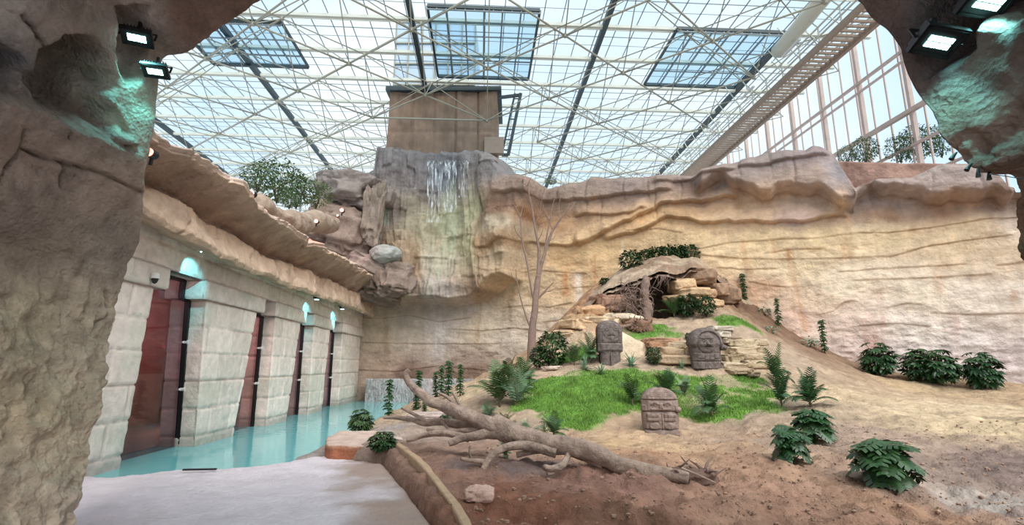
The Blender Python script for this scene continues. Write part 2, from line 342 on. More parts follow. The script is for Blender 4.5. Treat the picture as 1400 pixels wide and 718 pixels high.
soilc = [(*P2(px, py), c) for px, py, c in ((640, 640, 'a27e66'), (700, 690, '96694f'), (800, 660, 'a07a66'), (800, 715, '86644e'), (900, 690, 'b0876c'), (1000, 690, 'b48f72'), (1000, 640, 'b39070'), (1100, 690, 'b08a6e'), (860, 620, 'b8926f'),
    (820, 605, 'c8ab7e'), (900, 610, 'cdb084'), (1000, 610, 'bfa07c'), (1060, 600, 'b09a80'), (560, 590, 'b2a08a'), (620, 610, 'a58a74'), (700, 630, '86746a'), (500, 600, 'aca79c'), (580, 560, 'bba888'), (640, 535, 'c8b48e'), (690, 560, 'b8a484'), (660, 580, 'a09078'),
    (1150, 540, 'cbb48c'), (1250, 560, 'd2bd94'), (1350, 580, 'cdb88e'), (1200, 600, 'a8937c'), (1300, 640, '9c8a78'), (1380, 640, '857468'), (1330, 690, 'b4ac9c'), (1390, 700, '8f8377'), (1250, 700, 'a88668'), (1150, 650, 'ac8a6e'),
    (1250, 530, 'c4aa80'), (1350, 535, 'bda47e'), (1390, 560, 'd0bc94'), (1050, 430, '86694f'), (1100, 470, '8e725a'), (1020, 420, '7e624b'), (975, 385, '7c604a'), (1075, 448, '86694f'), (1130, 488, '967a60'), (1150, 500, 'ab9374'), (1060, 480, 'b09c80'), (905, 362, 'b09a7c'), (860, 370, 'b8a284'),
    (930, 440, 'baa383'), (900, 500, 'b5a082'), (800, 430, 'c4a074'), (770, 450, 'c7a678'), (820, 415, 'b5875e'), (760, 480, 'bda888'), (840, 500, 'b9a588'), (1000, 400, '8a7054'), (945, 400, 'c4a880'), (1040, 560, 'a5957a'))]
nx_ = XX+.7*fbm(XX*.9, YY*.9, 0, 3, 31); ny_ = YY+.7*fbm(XX*.9, YY*.9, 5, 3, 33)
C = idw(nx_, ny_, soilc, 3.2)
C *= (1+.13*fbm(XX*1.3, YY*2.6, 0, 4, 41))[..., None]
dk = sst(.25, .7, fbm(XX*.55+3, YY*.9, 0, 4, 51))*sst(8, 12, XX)*sst(17, 12, YY); C = C*(1-dk[..., None]*.42)*np.array([.85, .83, .82])
gm = np.zeros(XX.shape)
for pl in (LAWN, LAWN2, LAWN3, LAWN4): gm = np.maximum(gm, sst(-.25, .25, sdpoly(XX, YY, pl)+.35*fbm(XX*1.4, YY*1.4, 0, 3, 61)))
gm = gm*(1-.75*sst(4.2, 6.0, XX)*sst(-.25, .3, fbm(XX*1.6, YY*1.6, 0, 3, 66))*sst(20.5, 19.5, YY))
C = C*(1-gm[..., None])+srgb('5f8a34')*gm[..., None]
floor_o = mesh_obj('floor', np.stack([XX, YY, ZZ], -1).reshape(-1, 3), grid_faces(*XX.shape), M['soil'], col=C.reshape(-1, 3)); tag(floor_o, kind='structure')
# --- concrete beach in front of the pool
bx_ = np.linspace(-12, .6, 260); by_ = np.linspace(-3, 14.5, 330); BX, BY = np.meshgrid(bx_, by_)
d = sdpoly(BX, BY, BEACH); BZ = .10+.05*sst(12.5, 6, BY)+.03*fbm(BX*.8, BY*.8, 0, 3, 71)+.012*fbm(BX*9, BY*9, 0, 3, 72)-.5*sst(.06, -.35, d)
BZ = BZ-.12*sst(1.0, 0, dpoly(BX, BY, [(p[0], p[1]) for p in SHORE[:4]], False))
w = sst(1.3, .2, dpoly(BX, BY, [(p[0], p[1]) for p in (BEACH[5:10])], False)+.5*fbm(BX, BY, 0, 3, 73))[..., None]
CB = srgb('d4cdca')*(1-w)+srgb('a4917f')*w; CB = CB*(1+.06*fbm(BX*2, BY*2, 0, 3, 74))[..., None]
mesh_obj('concrete_floor', np.stack([BX, BY, BZ], -1).reshape(-1, 3), grid_faces(*BX.shape), M['concrete'], parent=floor_o, col=CB.reshape(-1, 3))
# --- pool
pv = [(p[0], p[1]) for p in POOL]
xs = np.linspace(-13, -1, 60); ys = np.linspace(8, 36, 100); PXg, PYg = np.meshgrid(xs, ys)
wt = mesh_obj('pool_water', np.stack([PXg, PYg, 0*PXg], -1).reshape(-1, 3), grid_faces(*PXg.shape), M['water']); tag(wt, kind='structure')
# --- kerb strip
def strip(name, pts, w, h, m, zoff=0., parent=None, seed=0, n=60):
    p = spline([(x, y, float(ground(np.array([x]), np.array([y]), False)[0])+zoff) for x, y in pts], n); mb = MB(); V = []
    for i in range(n):
        t = p[min(i+1, n-1)]-p[max(i-1, 0)]; t = t/np.linalg.norm(t); s_ = np.array([t[1], -t[0], 0]); k = 1+.1*noise(i*.35, seed, 0, 3)
        for a, b in ((-.5, -.6), (-.5, 1-.15), (-.38, 1), (.38, 1), (.5, .85), (.5, -.6)):
            V.append(p[i]+s_*a*w*k+np.array([0, 0, b*h*k]))
    F = [(i*6+k, i*6+k+1, (i+1)*6+k+1, (i+1)*6+k) for i in range(n-1) for k in range(5)]+[tuple(range(6)), tuple(reversed(range((n-1)*6, n*6)))]
    return mb.add(V, F).build(name, m, parent, smooth=False)
k = strip('kerb_beam', KERB, .13, .12, M['kerb'], .01, seed=1)
tag(k, 'long narrow concrete kerb running from the shore slab to the front, edging the red soil', 'kerb')
# --- grass blades
def grass():
    V = []; F = []; N = 0
    for pl, dens in ((LAWN, 1300), (LAWN2, 1200), (LAWN3, 1200), (LAWN4, 1200)):
        a = np.array(pl); x0, y0 = a.min(0)-.2; x1, y1 = a.max(0)+.2; n = int((x1-x0)*(y1-y0)*dens)
        x = RNG.uniform(x0, x1, n); y = RNG.uniform(y0, y1, n); d = sdpoly(x, y, pl)+.35*fbm(x*1.4, y*1.4, 0, 3, 61)
        cl = noise(x*1.1, y*1.1, 0, 90)
        patch = sst(4.6, 6.4, x) if pl is LAWN else 0
        keep = (d > -.05) & (RNG.uniform(size=n) < 1-.92*patch*sst(-.25, .3, fbm(x*1.6, y*1.6, 0, 3, 66))) & (RNG.uniform(size=n) < sst(-.1, .5, d)+.25)
        x, y = x[keep], y[keep]; z = ground(x, y)-.01; n = len(x); h = RNG.uniform(.035, .10, n)*(1+.5*noise(x*2.2, y*2.2, 0, 91)); a_ = RNG.uniform(0, 6.28, n); w = .013; lx = RNG.normal(0, .03, n); ly = RNG.normal(0, .03, n)
        v = np.stack([np.stack([x-w*np.cos(a_), y-w*np.sin(a_), z], -1), np.stack([x+w*np.cos(a_), y+w*np.sin(a_), z], -1), np.stack([x+lx, y+ly, z+h], -1)], 1).reshape(-1, 3)
        V.append(v); F.append(np.arange(N, N+3*n).reshape(-1, 3)); N += 3*n
    o = mesh_obj('grass', np.vstack(V), np.vstack(F), M['grass'], smooth=False); tag(o, 'bright green turf covering the mound around the carved stones', 'grass', kind='stuff')
grass()
# --- clods on the soil
def clods():
    b = MB(); n = 2400
    for i in range(n):
        px = random.uniform(600, 1400); py = random.uniform(600, 716)
        if 590 < px < 640: continue
        x, y, z = atz(px, py, .5); z = None; r = random.uniform(.006, .022)*random.choice((1, 1, 1, 1.9)); CL.append((x, y, r))
    x = np.array([c[0] for c in CL]); y = np.array([c[1] for c in CL]); z = ground(x, y)
    base = [(math.cos(a)*math.cos(e), math.sin(a)*math.cos(e), math.sin(e)) for e in (-.6, .5) for a in (0, 1.3, 2.5, 3.8, 5.1)]+[(0, 0, 1), (0, 0, -1)]
    fc = [(i, (i+1) % 5, 5+(i+1) % 5, 5+i) for i in range(5)]+[(5+i, 5+(i+1) % 5, 10) for i in range(5)]+[((i+1) % 5, i, 11) for i in range(5)]
    for (xx, yy, r), zz in zip(CL, z):
        k = [random.uniform(.7, 1.3) for _ in range(12)]; b.add([(xx+r*p[0]*q, yy+r*p[1]*q, zz+.3*r+r*.7*p[2]*q) for p, q in zip(base, k)], fc)
    o = b.build('gravel', mat('soil_crumbs', (146, 120, 102), rough=.95, var=.3, vscale=9)); tag(o, 'loose crumbs of brown soil strewn over the bare slope', 'soil crumbs', kind='stuff')
CL = []; clods()
# ================================================================== BACK ROCK WALL
class Path:
    def __init__(s, pts, n=400):
        p = spline(pts, n); s.p = p; s.s = np.r_[0, np.cumsum(np.hypot(*(np.diff(p, axis=0).T)))]
        t = np.gradient(p, axis=0); t /= np.linalg.norm(t, axis=1)[:, None]; s.n = np.stack([t[:, 1], -t[:, 0]], 1)    # towards the viewer
    def pos(s, q, off=0.):
        x = np.interp(q, s.s, s.p[:, 0]); y = np.interp(q, s.s, s.p[:, 1]); nx = np.interp(q, s.s, s.n[:, 0]); ny = np.interp(q, s.s, s.n[:, 1])
        return x+nx*off, y+ny*off
    def hit(s, px, py, off=0.):
        "(s, z) of the pixel on the wall moved out by off"
        P_ = s.p+s.n*off; u, f, w = ray(px, py); g = P_[:, 0]*f-P_[:, 1]*u      # sign change where ray crosses in plan
        i = np.where(np.sign(g[:-1]) != np.sign(g[1:]))[0]
        if len(i) == 0: i = [0 if abs(g[0]) < abs(g[-1]) else len(g)-2]
        i = i[-1]; k = g[i]/(g[i]-g[i+1]+1e-12); y = P_[i, 1]+k*(P_[i+1, 1]-P_[i, 1]); return float(s.s[i]+k*(s.s[i+1]-s.s[i])), float(EZ+w*y/f)
WP = Path([(-12.5, 32.6), (-9.5, 34.2), (-5.5, 34.6), (-1.5, 34.0), (1.5, 32.2), (10, 28), (22, 22), (26, 20), (30, 18)])
def curve(pts, off=0.): return sorted([WP.hit(x, y, off) for x, y in pts])
def cval(c, s): a = np.array(c); return np.interp(s, a[:, 0], a[:, 1])
TOPC = curve([(440, 262), (480, 255), (512, 238), (514, 207), (545, 211), (585, 217), (640, 217), (672, 214), (695, 224), (708, 246), (735, 252), (757, 246), (785, 241), (800, 232), (850, 236), (900, 231), (960, 232), (1000, 222), (1045, 201), (1100, 204), (1112, 194), (1140, 200), (1158, 238), (1168, 258), (1198, 246), (1248, 243), (1290, 224), (1336, 227), (1361, 234), (1378, 256), (1395, 262)], .9)
NS, NZ = 760, 300
S = np.linspace(0, WP.s[-1], NS)
top = cval(TOPC, S)+.10*fbm(S*.8, 0, 0, 3, 2)
u = np.linspace(0, 1, NZ)
SS = np.tile(S, (NZ, 1)); ZW = np.where(u[:, None] < .58, -.5+8*(u[:, None]/.58)+0*SS, 7.5+(top[None, :]-7.5)*((u[:, None]-.58)/.42)); CRK = np.zeros(SS.shape)
OFF = np.zeros(SS.shape)
sw = SS+.0*ZW
def ledge(pts, amt, decay, sharp=.10, fade=.5, hold=0.):
    "the rock above the line stands proud by amt, easing back over decay metres above"
    global OFF, CRK
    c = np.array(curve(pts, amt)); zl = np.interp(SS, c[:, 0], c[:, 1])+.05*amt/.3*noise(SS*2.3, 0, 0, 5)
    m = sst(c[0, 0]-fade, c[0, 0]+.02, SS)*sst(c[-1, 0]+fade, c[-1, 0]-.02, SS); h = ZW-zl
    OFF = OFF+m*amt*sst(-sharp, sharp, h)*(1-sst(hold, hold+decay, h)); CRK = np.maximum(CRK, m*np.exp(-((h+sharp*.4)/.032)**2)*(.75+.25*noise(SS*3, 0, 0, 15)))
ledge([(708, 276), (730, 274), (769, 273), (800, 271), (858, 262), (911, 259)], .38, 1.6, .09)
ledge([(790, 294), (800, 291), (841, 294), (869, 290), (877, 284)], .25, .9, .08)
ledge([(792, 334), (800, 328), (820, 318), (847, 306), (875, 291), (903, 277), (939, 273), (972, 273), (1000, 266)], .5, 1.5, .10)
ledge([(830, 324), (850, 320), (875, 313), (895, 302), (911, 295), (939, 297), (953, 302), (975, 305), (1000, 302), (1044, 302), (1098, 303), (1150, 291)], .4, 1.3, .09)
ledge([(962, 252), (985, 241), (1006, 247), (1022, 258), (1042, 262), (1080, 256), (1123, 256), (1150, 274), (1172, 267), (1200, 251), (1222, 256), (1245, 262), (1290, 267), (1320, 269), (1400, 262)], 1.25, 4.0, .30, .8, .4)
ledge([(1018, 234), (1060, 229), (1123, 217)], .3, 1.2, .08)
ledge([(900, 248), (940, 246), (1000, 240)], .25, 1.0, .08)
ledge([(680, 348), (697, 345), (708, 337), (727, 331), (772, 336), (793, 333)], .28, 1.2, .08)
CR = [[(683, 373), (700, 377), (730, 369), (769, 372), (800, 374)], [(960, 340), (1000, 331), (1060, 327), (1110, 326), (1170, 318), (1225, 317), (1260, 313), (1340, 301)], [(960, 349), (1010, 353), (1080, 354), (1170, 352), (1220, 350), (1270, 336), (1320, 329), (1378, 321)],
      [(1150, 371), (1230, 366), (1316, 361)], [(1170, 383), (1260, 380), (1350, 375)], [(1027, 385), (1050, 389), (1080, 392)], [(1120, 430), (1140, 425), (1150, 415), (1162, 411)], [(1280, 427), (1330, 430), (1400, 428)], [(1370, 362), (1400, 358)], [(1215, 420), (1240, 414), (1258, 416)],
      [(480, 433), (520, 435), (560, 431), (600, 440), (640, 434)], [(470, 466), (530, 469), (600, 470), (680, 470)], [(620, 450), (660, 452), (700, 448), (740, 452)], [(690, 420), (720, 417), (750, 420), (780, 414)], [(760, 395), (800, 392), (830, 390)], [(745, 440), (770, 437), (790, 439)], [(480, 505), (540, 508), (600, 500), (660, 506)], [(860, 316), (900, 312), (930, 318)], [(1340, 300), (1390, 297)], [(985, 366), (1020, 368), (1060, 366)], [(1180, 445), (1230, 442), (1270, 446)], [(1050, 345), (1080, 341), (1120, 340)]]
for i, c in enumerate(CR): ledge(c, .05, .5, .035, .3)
for i in range(26):   # finer bedding
    s0 = RNG.uniform(0, WP.s[-1]); z0 = RNG.uniform(.4, 9); L_ = RNG.uniform(1.5, 4.5); zl = z0+.12*noise(SS*.8+i*7, 0, 0, 5); h = ZW-zl; m = sst(s0-.6, s0, SS)*sst(s0+L_+.6, s0+L_, SS)
    OFF += m*.022*sst(-.03, .03, h)*(1-sst(0, .5, h))
# vertical joints in the cap bands
for i, (px, py) in enumerate(((735, 262), (800, 262), (850, 250), (886, 250), (820, 285), (760, 262), (930, 250), (1010, 225), (1050, 215), (1085, 245), (1190, 255), (1230, 255), (1265, 240), (1330, 250), (895, 275))):
    s0, z0 = WP.hit(px, py, .3); OFF -= .12*np.exp(-((SS-s0-.08*noise(ZW*1.5, i, 0, 6))/.05)**2)*np.exp(-((ZW-z0)/1.0)**4)
# waterfall buttress
POLY = [WP.hit(x, y, 2.3) for x, y in ((440, 395), (485, 395), (515, 404), (545, 410), (580, 409), (625, 412), (643, 406), (663, 388), (679, 375), (688, 376), (694, 330), (706, 292), (722, 262), (730, 150), (440, 150))]
bd = sdpoly(SS, ZW, POLY)+.12*noise(SS*1.3, ZW*1.3, 0, 7)
BUT = sst(-.15, .22, bd); OFF += 2.3*BUT
def bump_at(px, py, rs, rz, amt, off=2.3, pw=2, keep=True):
    global OFF
    s0, z0 = WP.hit(px, py, off); q = ((SS-s0)/rs)**2+((ZW-z0)/rz)**2; OFF = OFF+amt*np.exp(-q**(pw/2))
bump_at(540, 250, 1.3, 2.6, .55, pw=4); bump_at(540, 330, 1.5, 1.8, .35, pw=4); bump_at(612, 300, 1.35, 4.5, -.55, pw=4); bump_at(672, 250, 1.1, 1.9, .55, pw=4); bump_at(682, 308, .9, 1.2, .5, pw=4)
bump_at(655, 320, .8, 1.6, .25, pw=4); bump_at(600, 385, 2.6, .9, .25, pw=4); bump_at(520, 375, 1.4, 1.0, .4, pw=4); bump_at(600, 360, 1.5, .5, .2, pw=4)
sc_ = SS+.25*noise(SS*.5, ZW*.35, 0, 9); OFF += BUT*(.20*ridged(sc_*.75, ZW*.16, 0, 3, 11)+.10*ridged(sc_*1.9, ZW*.5, 3, 3, 12))
# blocky joints of the buttress
cell = np.floor((ZW+.4*noise(SS*.4, ZW*.3, 0, 21))/1.5); OFF += BUT*.14*_h(np.floor((SS+.5*cell+.3*noise(ZW*.7, SS*.3, 0, 3))/1.35), cell, 0*cell, 77)*sst(-1, .5, ZW-5)
OFF += .14*fbm(SS*.28, ZW*.35, 0, 3, 13)+.05*fbm(SS*1.1, ZW*2.2, 0, 4, 14)
lowr = sst(6, 2, ZW)*sst(16, 22, SS); OFF += lowr*(.055*fbm(SS*1.0, ZW*2.2, 0, 4, 18)+.03*ridged(SS*1.6, ZW*4, 0, 3, 19))
rim = sst(top[None, :]-.45, top[None, :], ZW); OFF -= rim**2*.35
wx, wy = WP.pos(SS.ravel(), OFF.ravel()); V0 = np.stack([wx, wy, ZW.ravel()], -1)
# cap running back from the rim
capr = []
for k_, (bk, dz) in enumerate(((.5, .10), (1.2, .12), (2.2, -.05), (3.0, -.6), (3.2, -3), (3.2, -14))):
    o_ = OFF[-1]-bk; x_, y_ = WP.pos(S, np.minimum(o_, OFF[-1])-0); capr.append(np.stack([x_, y_, np.maximum(top+dz+.05*noise(S*1.5, k_, 0, 3), -.5)], -1))
V = np.vstack([V0]+capr); NR = NZ+len(capr)
px, py = proj(V[:, 0], V[:, 1], V[:, 2])
SV = np.r_[SS.ravel(), np.tile(S, len(capr))]; ZV = V[:, 2]
def wc(lst): return [(*[k*m for k, m in zip(WP.hit(px_, py_, o_), (1, 1.7))], c) for px_, py_, o_, c in lst]
wcol = wc([(530, 230, 2.5, '8d847b'), (525, 290, 2.5, '8f8273'), (560, 240, 2.5, '857a70'), (610, 240, 2, '7f8388'), (575, 300, 2.3, 'a79c7c'), (610, 300, 2, 'b3b089'), (650, 290, 2.3, 'b4ad84'), (640, 340, 2.3, 'b7ad82'), (600, 360, 2.3, 'bdb195'), (600, 395, 2.3, 'b2a594'), (560, 380, 2.3, 'b59876'), (530, 380, 2.3, 'b08c68'), (650, 240, 2.5, 'a09383'), (690, 235, 2.5, '9c9187'), (680, 310, 2.5, 'b6a484'), (675, 350, 2.4, 'c2ab86'), (500, 330, 2, 'b39070'), (660, 395, 1, 'a08468'), (560, 345, 2.3, 'b79e78'),
    (500, 450, 0, 'd6bf9c'), (560, 455, 0, 'cdbda4'), (600, 450, 0, 'd2c6b2'), (630, 430, 0, 'c7b8a2'), (660, 440, 0, 'd9c7a6'), (520, 495, 0, 'bda489'), (600, 490, 0, 'c0aE98'), (640, 495, 0, 'b09a84'), (560, 512, 0, '8c7260'), (640, 512, 0, '907660'), (700, 470, 0, 'dccbb0'), (700, 400, 0, 'd4b88c'), (700, 350, 0, 'b9966c'), (712, 300, 0, '95745a'), (745, 300, 0, 'b58a62'), (740, 262, .3, 'b08a68'), (760, 310, 0, 'c0976c'), (830, 262, .4, 'ad8b6c'), (850, 247, .5, 'b0917a'), (820, 280, .3, 'ba9670'), (770, 350, 0, 'dcb57e'), (820, 350, 0, 'e2bd84'), (750, 400, 0, 'dcbc8e'), (800, 395, 0, 'dfbb88'), (760, 450, 0, 'e0cbac'), (900, 330, 0, 'e4c08a'), (880, 300, .2, 'ddb27a'), (950, 330, 0, 'e6c48e'), (930, 285, .5, 'c9a070'), (960, 255, .3, 'a37650'), (1000, 270, .4, 'cfa678'), (1040, 290, .5, 'd8b48a'), (1090, 290, .5, 'ceb098'), (960, 238, .8, 'b39580'), (1050, 215, 1.2, 'ad9580'), (1100, 235, 1.2, 'b69a80'), (1090, 210, 1.2, 'b0968a'),
    (1135, 230, 1.2, 'a79b94'), (1150, 280, .8, 'c8a884'), (1200, 262, .8, 'b89a82'), (1300, 240, 1.2, 'bda28c'), (1360, 245, 1.2, 'b9a08e'), (1250, 252, 1.2, 'c0a28a'), (1200, 285, .3, 'c09468'), (1300, 280, .3, 'b48c68'), (1370, 280, .3, 'b08a68'),
    (1000, 345, 0, 'e8cb98'), (1050, 320, 0, 'e8cb96'), (1120, 330, 0, 'ebcf9a'), (1200, 320, 0, 'ecd19e'), (1300, 320, 0, 'ecd0a0'), (1380, 330, 0, 'e6cba4'), (1080, 370, 0, 'ebd3a6'), (1150, 390, 0, 'efdcb6'), (1250, 390, 0, 'efddbb'), (1350, 400, 0, 'ead9be'), (1100, 420, 0, 'e8cba6'), (1150, 450, 0, 'e4cab0'), (1180, 480, 0, 'dcc2ae'), (1250, 450, 0, 'ecdcc4'), (1320, 470, 0, 'e6d6c4'), (1390, 500, 0, 'dccabc'), (1250, 490, 0, 'dfcdbc'), (1030, 400, 0, 'd7aE86'), (1090, 440, 0, 'dcbca0')])
C = idw(SV+.5*fbm(SV*.5, ZV*.5, 0, 3, 81), (ZV+.4*fbm(SV*.4, ZV*.5, 4, 3, 82))*1.7, wcol, 3.2)
C *= (1+.07*fbm(SV*1.2, ZV*3.5, 0, 4, 83))[:, None]
# rusty drip stains with their own shapes
def stain(pts, wd, c, a, off=0.):
    global C
    q = [WP.hit(x, y, off) for x, y in pts]; d = dpoly(SV, ZV, q, False)+.12*fbm(SV*2.5, ZV*1.0, 0, 3, 84); m = (sst(wd, wd*.15, d)*a*(.65+.5*fbm(SV*3, ZV*.7, 0, 3, 85))).clip(0, 1)[:, None]; C = C*(1-m)+srgb(c)*m
for pts, wd, c, a in (([(1078, 345), (1082, 370), (1090, 410), (1100, 450)], .30, 'c98f58', .8), ([(1015, 330), (1017, 345)], .2, 'cf9a60', .7), ([(1056, 330), (1056, 345)], .2, 'cf9a60', .7), ([(1020, 355), (1022, 378)], .25, 'c88a55', .6), ([(1185, 440), (1190, 490)], .35, 'c99a80', .6), ([(1205, 400), (1200, 470)], .25, 'd0a486', .5), ([(1285, 345), (1285, 400)], .3, 'dcb088', .55), ([(1300, 430), (1305, 490)], .35, 'd2ae9a', .5),
        ([(1385, 400), (1390, 440)], .25, 'd0a078', .7), ([(1160, 300), (1158, 350)], .25, 'dcb07c', .6), ([(1250, 280), (1246, 320)], .25, 'd8a870', .5), ([(775, 360), (772, 400)], .35, 'cc8f55', .8), ([(812, 352), (812, 390)], .25, 'd09a66', .7), ([(740, 385), (738, 420)], .25, 'c99a68', .5), ([(790, 380), (792, 420)], .35, 'f2e6d4', .6), ([(850, 330), (850, 365)], .22, 'eee0c4', .5), ([(700, 400), (700, 450)], .3, 'b08860', .6), ([(1070, 410), (1085, 450)], .4, 'd09878', .5), ([(530, 440), (528, 480)], .3, 'b48a62', .5), ([(655, 415), (652, 470)], .3, 'b89468', .5), ([(1000, 250), (1010, 285)], .3, 'b5804e', .5), ([(880, 275), (878, 300)], .25, 'c4894e', .5)):
    stain(pts, wd, c, a)
for pts, wd, c, a in (([(615, 250), (618, 330), (605, 370)], .9, 'bcc29a', .7), ([(648, 260), (645, 330)], .45, 'b5b284', .7), ([(525, 276), (525, 306)], .55, 'a4c8a4', .8), ([(585, 330), (590, 400)], .6, 'c4bda0', .5), ([(600, 420), (598, 480)], .9, 'e0dcd2', .4)):
    stain(pts, wd, c, a, 2.0 if pts[0][1] < 410 else 0)
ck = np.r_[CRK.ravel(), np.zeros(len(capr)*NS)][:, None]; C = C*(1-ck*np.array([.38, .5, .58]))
tb = sst(-2.6, -.8, ZV-np.tile(top, NR))[:, None]; gl = (C@np.array([.35, .5, .15]))[:, None]; C = C*(1-.34*tb)+gl*.34*tb*np.array([1.06, 1., .93]); C = C*(1-.16*tb)
C = np.clip(C, .01, .9)
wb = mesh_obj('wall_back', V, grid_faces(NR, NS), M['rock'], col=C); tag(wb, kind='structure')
# set-back rock wall behind the dip in the rim, right
def rock_sheet(name, a, b, ztop, zbot, colr, seed, parent, n=120, m=50, amp=.15, thick=1.2):
    s = np.linspace(0, 1, n); k_ = np.linspace(0, 1, m); Sg, Kg = np.meshgrid(s, k_); d = np.array(b)-np.array(a); L_ = np.hypot(*d); nrm = np.array([d[1], -d[0]])/L_
    zt = np.interp(s, *zip(*ztop)); Z = zbot+(zt-zbot)[None]*Kg; o = amp*fbm(Sg*L_*.6, Z*.9, 0, 4, seed)+.06*np.sin(Z*4+2*noise(Sg*L_*.5, 0, 0, seed)); x = a[0]+d[0]*Sg+nrm[0]*o; y = a[1]+d[1]*Sg+nrm[1]*o
    V = np.stack([x, y, Z], -1).reshape(-1, 3); bk = np.stack([x[-1]-nrm[0]*thick, y[-1]-nrm[1]*thick, Z[-1]], -1); bk2 = bk.copy(); bk2[:, 2] = zbot; V = np.vstack([V, bk, bk2])
    Cc = np.tile(srgb(colr), (len(V), 1))*(1+.12*fbm(V[:, 0]*2, V[:, 2]*3, 0, 3, seed+1))[:, None]; return mesh_obj(name, V, grid_faces(m+2, n), M['rock'], parent=parent, col=Cc)
a_, b_ = at(1140, 250, 26.6), at(1330, 250, 22.9)
rock_sheet('rock_parapet', a_[:2], b_[:2], [(0, at(1140, 221, 26.6)[2]), (1, at(1330, 224, 22.9)[2])], 8, 'b58f78', 5, wb)
# ================================================================== BOULDERS AND OUTCROPS
def rock_mesh(rx, ry, rz, seed=0, n=28, rough=.18, flat=.0, blocky=.55, col='b4a690', low=None):
    "a closed angular rock"
    th = np.linspace(0, math.pi, n); ph = np.linspace(0, 2*math.pi, 2*n, endpoint=False); T_, P_ = np.meshgrid(th, ph, indexing='ij')
    x = np.sin(T_)*np.cos(P_); y = np.sin(T_)*np.sin(P_); z = np.cos(T_)
    e = blocky; f = lambda v: np.sign(v)*np.abs(v)**(1-e*.6); m_ = np.stack([f(x), f(y), f(z)], -1)
    rr = 1+rough*fbm(x*1.3+seed*3.1, y*1.3, z*1.3+seed, 4, seed)+rough*.5*ridged(x*2.5, y*2.5+seed, z*2.5, 2, seed+5)
    v = m_*rr[..., None]*np.array([rx, ry, rz]); fc = grid_faces(n, 2*n, wrap=True, flip=True); c = np.tile(srgb(col), (v.reshape(-1, 3).shape[0], 1))
    c = c*(1+.12*fbm(v[..., 0].ravel()*2, v[..., 1].ravel()*2, v[..., 2].ravel()*3, 3, seed+9))[:, None]
    return v.reshape(-1, 3), fc, c
def rock(name, loc, r, seed, colr, label=None, cat='rock', group=None, rot=(0, 0, 0), material='rock', parent=None, **kw):
    v, f, c = rock_mesh(*r, seed=seed, col=colr, **kw); o = mesh_obj(name, v, f, M[material], parent, col=c); o.location = loc; o.rotation_euler = rot
    if label: tag(o, label, cat, group)
    return o
for i, (p_, d_, r_, c_, rt) in enumerate((((488, 268), 31.4, (1.7, 1.6, 1.0), '978a7c', .1), ((470, 262), 32.2, (1.3, 1.5, .9), '8f8478', -.2), ((511, 300), 30.9, (.55, 1.3, 1.9), '948470', .04), ((466, 318), 31.2, (1.7, 1.4, 1.25), '9c8672', .15), ((488, 330), 31.6, (1.2, 1.3, 1.9), '917762', 0.), ((508, 368), 30.6, (1.5, 1.1, .62), '9c8c7c', .35), ((538, 385), 30.6, (1.0, 1.0, .9), '948270', .1), ((545, 362), 31.0, (.6, .8, 1.3), 'a28a6c', -.1), ((512, 392), 30.9, (1.3, 1.1, .75), '867260', .1), ((440, 330), 31.8, (1.5, 1.3, .8), '8e7c6e', .1))):
    rock('rock_outcrop', at(*p_, d_), [q*1.08 for q in r_], 3+i*4, c_, parent=wb, n=60, rough=.24, blocky=.62, rot=(rt*.5, rt, i*.7 if 0 else .1*i))
rock('boulder', at(527, 348, 29.6), (.85, .8, .52), 21, 'a2a698', 'rounded pale boulder lodged between the cornice end and the waterfall rock', 'boulder', n=40, rough=.12, blocky=.2)
# tower
def tower():
    d = 35.2; r = empty('rock_tower', kind='structure'); f = at(527, 215, d); g = at(684, 215, d); zt = 22.6
    a = at(533, 125, d); b = at(680, 128, d); n = 90; m = 60; Sg, Kg = np.meshgrid(np.linspace(0, 1, n), np.linspace(0, 1, m))
    Z = 13.5+(zt-13.5)*Kg; flare = 1+.10*np.exp(-(Kg/.28)**2); cx = (a[0]+b[0])/2; hw = (b[0]-a[0])/2
    seam = sum(np.exp(-((Sg-q)/.006)**2) for q in (.22, .42, .62, .82)); hs = sum(np.exp(-((Kg-q)/.008)**2) for q in (.62,))
    X = cx+(Sg*2-1)*hw*flare; Y = d-.15*fbm(Sg*6, Kg*4, 0, 4, 5)+.22*seam+.15*hs-.3*np.exp(-(Kg/.3)**2)
    V = np.stack([X, Y, Z], -1); bk = V.copy(); bk[..., 1] = d+5; allv = np.concatenate([V, bk[:, ::-1]], 1)
    mesh_obj('tower_shell', allv.reshape(-1, 3), grid_faces(m, 2*n, wrap=True, flip=False), M['tower'], r)
    mb = MB(); mb.box(a[0]-.25, d-.3, 22.35, b[0]+.3, d+5.2, 22.7); mb.build('cap_band', M['gutter'], r)
    mb = MB(); mb.box(b[0]-.9, d-.5, at(0, 213, d)[2], b[0]+.5, d-.0, at(0, 193, d)[2]+.1); mb.build('service_box', M['brownsteel'], r)
    # glazed plant room above the roof
    mb = MB(); g0 = at(541, 60, 36)[0]; g1 = at(650, 60, 36)[0]
    mb.box(g0, 36, 23.4, g1, 41, 29); mb.build('plant_room', mat('plant_room_cladding', (176, 190, 204), rough=.3), r)
    mb = MB()
    for q in np.linspace(g0, g1, 7): mb.box(q-.05, 35.9, 23.3, q+.05, 36.0, 29.1)
    for z in (23.4, 25.2, 27, 28.9): mb.box(g0, 35.88, z-.06, g1, 35.99, z+.06)
    mb.build('plant_room_frame', M['steel'], r)
tower()
